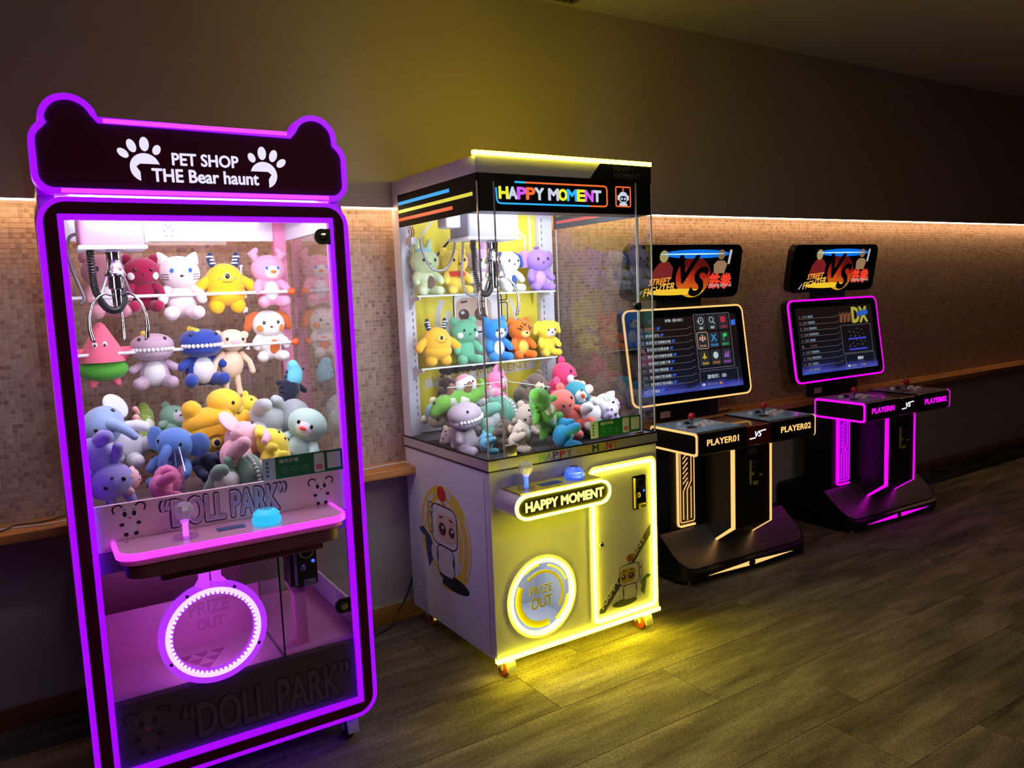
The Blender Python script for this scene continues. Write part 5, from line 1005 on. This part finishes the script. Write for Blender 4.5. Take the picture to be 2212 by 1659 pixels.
# ================================================================== plush toys
PILES = ('toys piled in the purple-lit machine', 'toys piled in the yellow-lit machine')
FWD = CROT @ Vector((0, 0, -1))
EYE = mat('toy_eye', S(14, 12, 16), 0.15, coat=0.5); EYEW = mat('toy_eye_white', S(236, 238, 240), 0.4)
def front_of(c, r, x, z, out=0.004):
    k = max(0.02, 1-(x/r[0])**2-(z/r[2])**2); return (c[0]+x, c[1]-r[1]*math.sqrt(k)-out, c[2]+z)
def toy(kind, fr, u, v, y, hpx, main, label, group, rot=(0, 0, 0), belly=None, ear=None, cheek=None, face=None, beak=None, horns=False, crest=None, limbs=None, hat=None, scarf=None, tuft=None, eyes=(26, 22, 26), stripes=None, spot=None, lower=None, muzzle=None, whisk=False, dz=0.0, grow=1.27, headcol=None):
    if group in PILES: hpx *= grow
    p = fr.ray(u, v, y); s = hpx*((p-CAM).dot(FWD))/FPX
    root = thing('plush_%s' % kind, label, 'plush toy', (p.x, p.y, p.z+dz), Euler([math.radians(a) for a in rot]), group)
    root.rotation_euler = (Matrix.Rotation(fr.yaw, 3, 'Z') @ Euler([math.radians(a) for a in rot]).to_matrix()).to_euler()
    def add(name, mb, col, parent=None, m=None):
        mb.v = [(a*s, b*s, c*s) for a, b, c in mb.v]; return obj(name, mb, m or plush(col), parent or root)
    ball = lambda name, c, r, col, rt=(0, 0, 0), par=None, m=None, n=18, mm=12: add(name, MB().ball(c, r, [math.radians(q) for q in rt], n, mm), col, par, m)
    caps = lambda name, pts, rs, col, par=None: add(name, MB().capsule(pts, rs), col, par)
    limbs = limbs or main; ear = ear or main
    def face_eyes(hc, hr, ex, ez, er, par):
        for sx in (-1, 1):
            q = front_of(hc, hr, sx*ex, ez); ball('eye', q, (er*0.8, 0.012, er), eyes, m=EYE if eyes == (26, 22, 26) else None, par=par, n=10, mm=8)
    if kind in ('bear', 'rabbit', 'cat', 'dog', 'penguin', 'duck', 'monkey', 'pig', 'elephant', 'koala'):
        hc, hr = (0, -0.02, 0.19), (0.30, 0.25, 0.25)
        if kind == 'elephant': hr = (0.28, 0.27, 0.25)
        h = ball('head', hc, hr, main)
        b = ball('body', (0, 0.02, -0.20), (0.235, 0.20, 0.27), limbs if kind != 'duck' else main)
        if belly: ball('belly', (0, -0.055, -0.20), (0.165, 0.145, 0.20), belly, par=b)
        if spot: ball('spot', front_of((0, 0.02, -0.20), (0.235, 0.20, 0.27), 0.05, -0.02, -0.02), (0.10, 0.035, 0.13), spot, par=b)
        for sx in (-1, 1):
            caps('arm', [(sx*0.17, -0.04, -0.04), (sx*0.25, -0.12, -0.13), (sx*0.27, -0.18, -0.20)], [0.075, 0.08, 0.07], limbs)
            lg = caps('leg', [(sx*0.12, -0.06, -0.37), (sx*0.17, -0.18, -0.40), (sx*0.19, -0.26, -0.39)], [0.10, 0.105, 0.095], limbs)
            if kind in ('bear', 'monkey', 'pig'):
                e = ball('ear', (sx*0.215, 0.02, 0.40), (0.095, 0.055, 0.095), main, par=h); ball('inner_ear', (sx*0.215, -0.025, 0.40), (0.06, 0.03, 0.06), ear, par=h)
            elif kind == 'rabbit':
                caps('ear', [(sx*0.10, 0.02, 0.38), (sx*0.13, 0.03, 0.50), (sx*0.14, 0.0, 0.60)], [0.055, 0.075, 0.05], ear, par=h)
            elif kind == 'cat':
                add('ear', MB().lathe([(0.11, 0.0), (0.085, 0.06), (0.05, 0.12), (0.012, 0.165)], (0, 0, 0), 14), main, h)
                e = root.children[-1] if False else h.children[-1]; e.location = (sx*0.19*s, 0.01*s, 0.35*s); e.rotation_euler = (0, sx*0.45, 0)
            elif kind == 'dog':
                caps('ear', [(sx*0.20, 0.0, 0.37), (sx*0.32, -0.02, 0.30), (sx*0.37, -0.03, 0.14)], [0.06, 0.085, 0.07], ear, par=h)
            elif kind in ('elephant', 'koala'):
                ball('ear', (sx*0.33, 0.02, 0.22), (0.17, 0.045, 0.19), ear, (0, sx*10, sx*20), par=h)
            if cheek: ball('cheek', front_of(hc, hr, sx*0.19, -0.07, -0.012), (0.065, 0.03, 0.07), cheek, (0, 0, sx*35), par=h, n=14, mm=8)
        if kind == 'elephant':
            caps('trunk', [(0, -0.25, 0.16), (0, -0.36, 0.08), (0, -0.41, -0.04), (0, -0.40, -0.14)], [0.085, 0.07, 0.06, 0.05], main, par=h)
        if face:
            fc, frr = (0, -0.075, 0.165), (0.225, 0.205, 0.185); ball('face', fc, frr, face, par=h); face_eyes(fc, frr, 0.10, 0.03, 0.032, h)
        elif kind != 'elephant': face_eyes(hc, hr, 0.125, 0.03, 0.034, h)
        else: face_eyes(hc, hr, 0.17, 0.06, 0.03, h)
        if beak: ball('beak', (0, -0.30, 0.13), (0.055, 0.06, 0.03), beak, par=h, n=12, mm=8)
        elif muzzle: ball('muzzle', (0, -0.235, 0.10), (0.12, 0.075, 0.09), muzzle, par=h); ball('nose', (0, -0.315, 0.13), (0.035, 0.02, 0.025), (60, 30, 40), par=h, n=10, mm=8)
        elif kind != 'elephant': ball('nose', front_of(hc, hr, 0, -0.05, 0.002) if not face else (0, -0.285, 0.13), (0.026, 0.016, 0.02), (90, 50, 60), par=h, n=10, mm=8)
        if whisk:
            mb = MB()
            for sx in (-1, 1):
                for k in range(3):
                    a = front_of(hc, hr, sx*0.17, -0.03-0.035*k, 0.002); b2 = front_of(hc, hr, sx*0.255, -0.02-0.035*k, 0.002); mb.tube([a, b2], 0.006, 5)
            add('whiskers', mb, (70, 70, 80), h)
        if hat:
            ball('hat', (0, 0.0, 0.36), (0.20, 0.18, 0.12), hat, par=h); add('hat_brim', MB().lathe([(0.19, 0.0), (0.23, -0.02), (0.235, 0.01), (0.20, 0.03)], (0, 0, 0.31), 20), hat, h)
        if scarf: add('scarf', MB().lathe([(0.17, -0.04), (0.235, -0.06), (0.245, 0.0), (0.20, 0.04), (0.14, 0.03)], (0, -0.01, -0.05), 20), scarf, b)
        if tuft:
            for k in (-1, 0, 1): caps('tuft', [(k*0.03, 0, 0.42), (k*0.06, 0, 0.49)], [0.025, 0.012], tuft, par=h)
        if stripes:
            for k in range(3):
                mb = MB().tube([front_of(hc, hr, -0.06-0.07*k, 0.16-0.05*k, 0.003), front_of(hc, hr, 0.0-0.07*k, 0.10-0.04*k, 0.003)], 0.012, 6); add('stripe', mb, stripes, h)
                mb = MB().tube([front_of(hc, hr, 0.06+0.07*k, 0.16-0.05*k, 0.003), front_of(hc, hr, 0.0+0.07*k, 0.10-0.04*k, 0.003)], 0.012, 6); add('stripe', mb, stripes, h)
    elif kind == 'monster':
        hc, hr = (0, 0, 0.0), (0.36, 0.26, 0.37)
        b = ball('body', hc, hr, main)
        ball('hips', (0, 0, -0.20), (0.37, 0.26, 0.22), main, par=b)
        for sx in (-1, 1):
            caps('arm', [(sx*0.27, -0.02, 0.08), (sx*0.42, -0.04, -0.02), (sx*0.50, -0.06, -0.12)], [0.09, 0.10, 0.10], main)
            caps('leg', [(sx*0.16, -0.02, -0.32), (sx*0.19, -0.05, -0.42)], [0.14, 0.145], main)
            if horns:
                hn = caps('horn', [(sx*0.20, 0, 0.34), (sx*0.24, 0, 0.44), (sx*0.23, 0, 0.53)], [0.06, 0.06, 0.045], (40, 56, 92))
                for k in range(3): add('horn_stripe', MB().lathe([(0.063, -0.014), (0.066, 0.0), (0.062, 0.014)], (sx*(0.205+0.015*k), 0, 0.37+0.06*k), 14), (228, 228, 232), hn)
            ball('cheek', front_of(hc, hr, sx*0.13, 0.08, -0.004), (0.028, 0.012, 0.02), (214, 130, 150), par=b, n=10, mm=8)
        e = front_of(hc, hr, 0, 0.12, -0.01); ball('eye', e, (0.075, 0.03, 0.08), (240, 226, 130), par=b); ball('pupil', (e[0], e[1]-0.022, e[2]), (0.042, 0.02, 0.05), (20, 16, 16), par=b, m=EYE, n=12, mm=8)
        add('smile', MB().tube([front_of(hc, hr, -0.09+0.03*k, 0.03-0.02*math.sin(PI*k/6), 0.003) for k in range(7)], 0.008, 6), (150, 90, 60), b)
    elif kind == 'dino':
        h = ball('head', (0, -0.06, 0.26), (0.33, 0.30, 0.19), main)
        ball('jaw', (0, -0.07, 0.14), (0.32, 0.29, 0.15), main, par=h)
        mb = MB()
        for k in range(13):
            a = math.radians(200+k*140/12.0); cx, cy = 0.325*math.cos(a), -0.065+0.30*math.sin(a)
            mb.ball((cx, cy, 0.185), (0.032, 0.03, 0.035), n=8, m=6)
        add('teeth', mb, (226, 222, 230), h)
        b = ball('body', (0, 0.03, -0.20), (0.25, 0.21, 0.27), main)
        ball('belly', (0, -0.05, -0.21), (0.19, 0.16, 0.23), belly or (225, 222, 226), par=b)
        for sx in (-1, 1):
            caps('arm', [(sx*0.20, -0.02, -0.06), (sx*0.33, -0.09, -0.14)], [0.07, 0.065], main)
            caps('leg', [(sx*0.16, -0.04, -0.34), (sx*0.24, -0.20, -0.38), (sx*0.25, -0.28, -0.36)], [0.11, 0.11, 0.10], main)
            ball('eye', (sx*0.19, -0.25, 0.36), (0.028, 0.025, 0.032), eyes, par=h, m=EYE, n=10, mm=8)
        caps('tail', [(0.05, 0.16, -0.34), (0.16, 0.26, -0.42), (0.24, 0.28, -0.48)], [0.12, 0.07, 0.03], main)
        if crest:
            for k in range(3): ball('crest', (-0.12+0.02*k, 0.02-0.12*k+0.05, 0.44-0.015*k), (0.05, 0.055, 0.055), crest, par=h, n=10, mm=8)
    elif kind == 'star':
        top = add('top_arm', MB().lathe([(0.34, -0.12), (0.32, 0.0), (0.24, 0.16), (0.14, 0.34), (0.075, 0.46), (0.03, 0.50)], (0, 0, 0), 20), main)
        for sx in (-1, 1):
            caps('side_arm', [(sx*0.22, 0, -0.02), (sx*0.40, -0.02, 0.03), (sx*0.50, -0.02, 0.08)], [0.13, 0.08, 0.04], main)
            caps('foot', [(sx*0.14, 0, -0.38), (sx*0.18, -0.02, -0.48)], [0.10, 0.055], main)
            q = (sx*0.07-0.04, -0.235, 0.16); ball('eye', q, (0.035, 0.014, 0.05), (236, 238, 240), par=top, m=EYEW, n=12, mm=8); ball('pupil', (q[0], q[1]-0.012, q[2]-0.01), (0.018, 0.01, 0.026), (20, 18, 20), par=top, m=EYE, n=10, mm=8)
        ball('lower_body', (0, 0, -0.24), (0.37, 0.25, 0.20), lower)
    elif kind == 'lop':
        hc, hr = (0, -0.03, 0.30), (0.20, 0.17, 0.16)
        h = ball('head', hc, hr, main); b = ball('body', (0, 0, -0.04), (0.17, 0.14, 0.21), main)
        ball('muzzle', (0, -0.17, 0.28), (0.07, 0.04, 0.05), (226, 176, 186), par=h); face_eyes(hc, hr, 0.11, 0.02, 0.026, h)
        for sx in (-1, 1):
            ball('ear', (sx*0.19, 0, 0.38), (0.06, 0.035, 0.06), ear, par=h)
            caps('arm', [(sx*0.14, -0.03, 0.10), (sx*0.24, -0.06, 0.0), (sx*0.28, -0.08, -0.14)], [0.045, 0.042, 0.045], main)
            caps('leg', [(sx*0.07, -0.02, -0.22), (sx*0.09, -0.03, -0.36), (sx*0.10, -0.05, -0.46)], [0.05, 0.042, 0.05], main)
    elif kind == 'crocodile':
        b = caps('body', [(0, 0, 0.16), (0, -0.02, 0.0), (0.02, 0, -0.16)], [0.13, 0.17, 0.13], main)
        h = caps('head', [(0, -0.05, 0.20), (-0.03, -0.07, 0.30), (-0.10, -0.10, 0.38)], [0.14, 0.13, 0.085], headcol or main)
        caps('tail', [(0.02, 0, -0.22), (0.07, 0, -0.36), (0.17, -0.02, -0.44), (0.27, -0.03, -0.40)], [0.12, 0.08, 0.05, 0.025], main)
        ball('belly', (0, -0.09, 0.0), (0.11, 0.09, 0.19), belly or (214, 222, 200), par=b)
        for sx in (-1, 1):
            caps('arm', [(sx*0.13, -0.03, 0.10), (sx*0.25, -0.06, 0.06)], [0.05, 0.045], limbs); caps('leg', [(sx*0.11, -0.03, -0.16), (sx*0.23, -0.06, -0.22)], [0.06, 0.05], limbs)
            ball('eye', (sx*0.08-0.02, -0.16, 0.37), (0.022, 0.02, 0.022), eyes, par=h, m=EYE, n=10, mm=8)
        for k in range(6): add('back_spike', MB().lathe([(0.035, 0), (0.012, 0.05)], (-0.15, -0.06, 0.24-k*0.075), 8), main, b)
    # keep the toy inside its compartment: on its shelf or above the floor, within the glass
    RM = root.rotation_euler.to_matrix(); pts = []
    def walk(o, off):
        for c in o.children:
            if c.type == 'MESH':
                loc = Vector(c.location); cr = c.rotation_euler.to_matrix()
                pts.extend(RM @ (off+loc+cr @ v_.co) for v_ in list(c.data.vertices)[::3]); walk(c, off+loc)
    walk(root, Vector((0, 0, 0)))
    lp = root.location-fr.o; lx, ly, lz = lp.dot(fr.ux), lp.dot(fr.uy), lp.z
    ex = [q.dot(fr.ux) for q in pts]; ey = [q.dot(fr.uy) for q in pts]; ez = [q.z for q in pts]
    x0, x1, y0, y1, z0 = BOUNDS[group]
    if lx+min(ex) < x0: lx = x0-min(ex)
    if lx+max(ex) > x1: lx = x1-max(ex)
    if ly+max(ey) > y1: ly = y1-max(ey)
    if ly+min(ey) < y0: ly = y0-min(ey)
    if group in SIT: lz = z0-min(ez)
    elif z0 and lz+min(ez) < z0: lz = z0-min(ez)
    root.location = fr.world((lx, ly, lz))
    return root

BOUNDS = {'toys on the upper rod of the purple-lit machine': (0.02, 0.80, 0.30, 0.611, 0), 'toys on the lower rod of the purple-lit machine': (0.02, 0.80, 0.30, 0.611, 0), PILES[0]: (0.02, 0.80, 0.03, 0.605, 0.852),
          'toys on the upper shelf of the yellow-lit machine': (0.008, 0.81, 0.40, 0.691, 1.4672), 'toys on the lower shelf of the yellow-lit machine': (0.008, 0.81, 0.40, 0.691, 1.1632), PILES[1]: (0.008, 0.812, 0.008, 0.69, 0.824)}
SIT = ('toys on the upper shelf of the yellow-lit machine', 'toys on the lower shelf of the yellow-lit machine')
G1a, G1b, G1c = 'toys on the upper rod of the purple-lit machine', 'toys on the lower rod of the purple-lit machine', 'toys piled in the purple-lit machine'
R1 = 0.545
toy('bear', M1, 225, 615, R1, 146, (186, 128, 140), 'dusty mauve plush creature with a white belly, half hidden behind the chrome claw', G1a, belly=(226, 220, 226), rot=(0, 0, 8))
toy('bear', M1, 308, 612, R1, 126, (146, 24, 66), 'burgundy plush bear with white cheek discs on the upper rod', G1a, cheek=(226, 220, 226), ear=(120, 18, 50))
toy('cat', M1, 388, 618, R1, 146, (238, 214, 216), 'pale pink plush cat with blue eyes and whiskers on the upper rod', G1a, ear=(230, 180, 190), eyes=(40, 110, 190), whisk=True)
toy('monster', M1, 486, 612, R1, 116, (246, 186, 34), 'yellow one-eyed plush monster with striped horns, on the white rod under the pink-framed roof', G1a, horns=True)
toy('penguin', M1, 580, 604, R1, 120, (238, 160, 190), 'pink plush penguin with a white face, orange beak and floppy pink ears', G1a, face=(230, 232, 236), belly=(230, 232, 236), beak=(224, 130, 50), eyes=(40, 120, 200), rot=(0, 0, 4))
for o_ in [o for o in bpy.data.objects if o.name.startswith('plush_penguin') and not o.parent][-1:]:
    hd = [c for c in o_.children if c.name.startswith('head')][0]; k_ = 120*((Vector(o_.location)-CAM).dot(FWD))/FPX
    for sx in (-1, 1):
        mb = MB().capsule([(sx*0.20, 0.0, 0.36), (sx*0.27, -0.01, 0.46), (sx*0.20, -0.02, 0.52)], [0.06, 0.085, 0.05]); mb.v = [(a*k_, b*k_, c*k_) for a, b, c in mb.v]; obj('ear', mb, plush((238, 160, 190)), hd)
toy('star', M1, 221, 765, R1, 136, (240, 112, 140), 'pink star-shaped plush with a green lower half on the lower rod', G1b, lower=(86, 176, 60))
toy('dino', M1, 332, 778, R1, 130, (184, 158, 176), 'greyish mauve plush dinosaur with white belly on the lower rod', G1b, crest=(236, 210, 70), rot=(0, 0, -6))
toy('dino', M1, 433, 770, R1, 134, (40, 66, 150), 'navy blue plush dinosaur with white belly on the lower rod', G1b, crest=(236, 210, 70), rot=(0, 0, 6))
toy('lop', M1, 500, 780, R1, 150, (240, 208, 176), 'cream long-limbed plush with a pink nose on the lower rod', G1b, rot=(0, 4, 6))
toy('dog', M1, 580, 722, R1+0.01, 118, (240, 234, 228), 'white plush puppy with orange cheeks, ears and belly patch on the lower rod', G1b, ear=(196, 100, 50), cheek=(232, 130, 60), spot=(206, 104, 50))
# pile, from the back to the front
toy('crocodile', M1, 305, 922, 0.50, 120, (120, 150, 60), 'olive green plush with pink feet lying behind the pale blue elephant', G1c, limbs=(236, 170, 170), rot=(-60, 60, 20))
toy('bear', M1, 372, 920, 0.52, 84, (120, 160, 140), 'grey-green plush half buried behind the blue elephant', G1c, rot=(-30, 30, 10), face=(190, 196, 206))
toy('duck', M1, 482, 893, 0.46, 98, (250, 214, 60), 'bright yellow plush chick with an orange beak on top of the pile', G1c, beak=(236, 120, 30), rot=(0, 8, -6))
toy('monster', M1, 458, 940, 0.36, 116, (246, 186, 50), 'amber one-eyed plush monster tipped over in the pile', G1c, rot=(10, 172, 0))
toy('bear', M1, 532, 888, 0.50, 66, (250, 226, 80), 'small yellow plush behind the grey penguin', G1c, rot=(-20, 40, 10))
toy('crocodile', M1, 628, 842, 0.44, 108, (34, 38, 56), 'black plush with a bright cyan head standing highest in the pile', G1c, belly=(34, 38, 56), headcol=(110, 200, 226), rot=(0, 20, 20))
toy('penguin', M1, 606, 905, 0.36, 120, (150, 158, 162), 'grey plush penguin with an orange beak lying on its side', G1c, face=(226, 228, 230), beak=(226, 70, 30), limbs=(170, 178, 180), rot=(10, 100, 24))
toy('penguin', M1, 676, 940, 0.28, 112, (176, 206, 196), 'mint plush penguin with a white face above the green payment sticker', G1c, face=(232, 232, 236), beak=(226, 70, 50), rot=(-10, 24, -30))
toy('elephant', M1, 245, 940, 0.36, 128, (150, 176, 222), 'pale blue and white plush elephant leaning above the lilac rabbit', G1c, ear=(210, 218, 232), limbs=(224, 224, 230), rot=(-20, -40, 30))
toy('elephant', M1, 378, 985, 0.26, 112, (92, 134, 206), 'cornflower blue plush elephant sitting behind the clear chute wall', G1c, rot=(0, 10, -34))
toy('elephant', M1, 520, 968, 0.22, 126, (238, 184, 196), 'pink plush elephant sprawled at the front of the pile', G1c, ear=(240, 196, 204), rot=(-50, 60, 10))
toy('dog', M1, 590, 978, 0.18, 104, (244, 226, 80), 'lemon yellow plush puppy slumped in the front of the pile', G1c, rot=(-40, 40, 30))
toy('dino', M1, 510, 1034, 0.13, 104, (128, 164, 144), 'sage green plush dinosaur lying against the front board', G1c, belly=(224, 222, 226), rot=(-20, 84, 0))
toy('rabbit', M1, 216, 1030, 0.12, 124, (160, 156, 220), 'lilac plush rabbit squeezed into the prize chute corner', G1c, rot=(10, 160, 10), dz=0.02)
toy('pig', M1, 274, 1046, 0.15, 66, (240, 196, 206), 'small pale pink plush piglet lying in the chute', G1c, rot=(-60, 90, 0), dz=0.01)
toy('pig', M1, 355, 1045, 0.14, 92, (226, 120, 176), 'magenta pink plush pig lying beside the clear chute wall', G1c, rot=(-70, 80, 0))
toy('bear', M1, 455, 1005, 0.30, 84, (60, 70, 100), 'dark navy plush wedged under the pink elephant', G1c, rot=(-40, 120, 0))
toy('bear', M1, 640, 1010, 0.30, 96, (206, 176, 150), 'beige plush bear deep behind the lemon yellow puppy', G1c, rot=(-30, 60, 0))

G2a, G2b, G2c = 'toys on the upper shelf of the yellow-lit machine', 'toys on the lower shelf of the yellow-lit machine', 'toys piled in the yellow-lit machine'
R2 = 0.605
toy('rabbit', M2, 917, 590, R2, 108, (198, 218, 170), 'pale green plush rabbit with a light blue hat and brown belly spot', G2a, hat=(150, 206, 222), spot=(110, 90, 84), limbs=(206, 222, 180))
toy('bear', M2, 981, 586, R2, 104, (246, 216, 90), 'soft yellow plush bear with a red scarf on the upper shelf', G2a, scarf=(206, 60, 60))
toy('rabbit', M2, 1036, 583, R2, 104, (216, 186, 226), 'white and lilac plush rabbit on the upper shelf', G2a, face=(236, 236, 240), limbs=(230, 226, 236), ear=(206, 160, 214))
toy('dog', M2, 1096, 584, R2, 96, (236, 236, 238), 'white plush puppy with navy ears and a navy belly spot', G2a, ear=(48, 76, 140), spot=(48, 76, 140), rot=(0, 0, 6))
toy('koala', M2, 1160, 580, R2, 98, (156, 120, 206), 'purple plush creature with big ears and a tufted head', G2a, ear=(178, 130, 214), tuft=(120, 70, 170), belly=(196, 150, 220))
toy('monster', M2, 930, 752, R2-0.02, 92, (246, 190, 60), 'yellow one-eyed plush monster with striped horns, on the clear lower shelf', G2b, horns=True)
toy('bear', M2, 1003, 738, R2, 104, (106, 186, 150), 'green plush bear with white cheek discs on the lower shelf', G2b, cheek=(226, 232, 232))
toy('cat', M2, 1070, 732, R2, 98, (58, 140, 220), 'bright blue and white plush cat on the lower shelf', G2b, face=(232, 236, 242), belly=(232, 236, 242), whisk=False)
toy('bear', M2, 1123, 733, R2, 92, (240, 120, 36), 'orange striped plush cub with a pink nose on the lower shelf', G2b, muzzle=(246, 214, 120), belly=(246, 206, 90), stripes=(60, 36, 30))
toy('dog', M2, 1180, 733, R2, 84, (246, 222, 70), 'yellow long-eared plush puppy with a white face on the lower shelf', G2b, face=(238, 238, 242))
# pile in the yellow machine
toy('monkey', M2, 962, 842, 0.58, 50, (70, 56, 58), 'dark brown plush at the very back of the pile', G2c, rot=(-20, 30, 0))
toy('duck', M2, 1012, 846, 0.50, 66, (232, 232, 238), 'white plush duck in a pink cap at the back of the pile', G2c, hat=(240, 150, 176), beak=(240, 170, 70), rot=(-10, -20, 0))
toy('rabbit', M2, 1070, 838, 0.50, 68, (244, 130, 176), 'hot pink plush rabbit near the back of the pile', G2c, rot=(-20, 40, 10), face=(246, 190, 206))
toy('monkey', M2, 1146, 842, 0.46, 74, (110, 92, 84), 'brown plush monkey with a beige face tipped on its side', G2c, face=(222, 200, 170), rot=(-10, 66, -10))
toy('bear', M2, 1222, 826, 0.50, 84, (226, 66, 120), 'crimson pink plush bear with a white muzzle high in the pile', G2c, muzzle=(234, 230, 234), rot=(0, 40, 16))
toy('bear', M2, 1296, 848, 0.42, 78, (240, 206, 196), 'peach pink plush lamb lying behind the white cat', G2c, rot=(-60, 70, 0))
toy('penguin', M2, 1232, 866, 0.36, 86, (60, 150, 170), 'teal plush penguin with an orange beak lying on its back', G2c, face=(214, 220, 228), beak=(240, 90, 40), rot=(-20, 60, -20))
toy('crocodile', M2, 972, 868, 0.46, 112, (120, 184, 80), 'lime green plush with brown feet stretched out behind the mauve dinosaur', G2c, rot=(-20, -96, 0), limbs=(150, 110, 90))
toy('pig', M2, 1220, 890, 0.24, 92, (232, 120, 110), 'coral plush pig leaning on the green crocodile', G2c, rot=(-10, -30, 10))
toy('cat', M2, 1300, 886, 0.22, 86, (236, 238, 244), 'white plush cat with whiskers lying on its side above the payment sticker', G2c, rot=(-20, 80, -20), whisk=True)
toy('bear', M2, 1350, 880, 0.20, 52, (186, 166, 220), 'lilac plush beside the white cat', G2c, rot=(-20, 40, 0))
toy('dino', M2, 1066, 900, 0.38, 96, (110, 170, 150), 'teal green plush dinosaur lying behind the chute wall', G2c, belly=(206, 214, 220), rot=(-30, 84, 0))
toy('bear', M2, 922, 908, 0.54, 80, (222, 222, 176), 'cream plush bear with a light blue hood squeezed against the side glass', G2c, hat=(150, 206, 222), rot=(-10, -60, 0))
toy('dino', M2, 985, 932, 0.31, 96, (174, 160, 178), 'mauve plush dinosaur slumped in the chute corner', G2c, rot=(0, -10, 30), belly=(200, 190, 204))
toy('crocodile', M2, 1172, 892, 0.14, 130, (100, 172, 70), 'leaf green plush crocodile with a row of back spikes at the glass', G2c, rot=(0, -30, 20))
toy('bear', M2, 1122, 945, 0.20, 70, (206, 190, 172), 'beige and white plush lying low behind the glass door', G2c, rot=(-40, 70, 0), face=(228, 228, 232))
toy('penguin', M2, 1220, 944, 0.10, 84, (50, 160, 210), 'sky blue plush penguin lying flat at the front glass', G2c, face=(226, 230, 236), beak=(240, 110, 40), rot=(-60, 86, 0))
toy('pig', M2, 1066, 862, 0.44, 44, (206, 176, 190), 'small dusty pink plush between the duck and the monkey', G2c, rot=(-10, 20, 0))
toy('bear', M2, 1290, 925, 0.30, 70, (226, 180, 150), 'apricot plush bear deep behind the payment sticker', G2c, rot=(-20, 50, 0))
toy('bear', M2, 1010, 905, 0.40, 62, (70, 62, 70), 'charcoal plush half hidden behind the mauve dinosaur in the pile', G2c, rot=(-20, 60, 0))
toy('bear', M2, 1150, 905, 0.30, 70, (214, 196, 180), 'tan plush bear buried under the green crocodile', G2c, rot=(-20, -60, 0))
toy('penguin', M2, 1262, 905, 0.34, 76, (100, 130, 190), 'steel blue plush penguin buried beneath the white cat', G2c, face=(226, 230, 236), beak=(240, 110, 40), rot=(-20, 50, 0))
toy('bear', M2, 1050, 958, 0.14, 60, (90, 160, 190), 'dull blue plush lying low in the front corner of the glass case', G2c, rot=(-60, 80, 0), grow=1.15)
toy('bear', M2, 960, 948, 0.36, 56, (226, 216, 206), 'off-white plush lying under the mauve dinosaur', G2c, rot=(-60, -70, 0), grow=1.2)
toy('monkey', M2, 1085, 932, 0.26, 60, (96, 78, 74), 'brown plush monkey lying low beside the clear chute', G2c, face=(206, 180, 150), rot=(-30, 70, 0), grow=1.2)
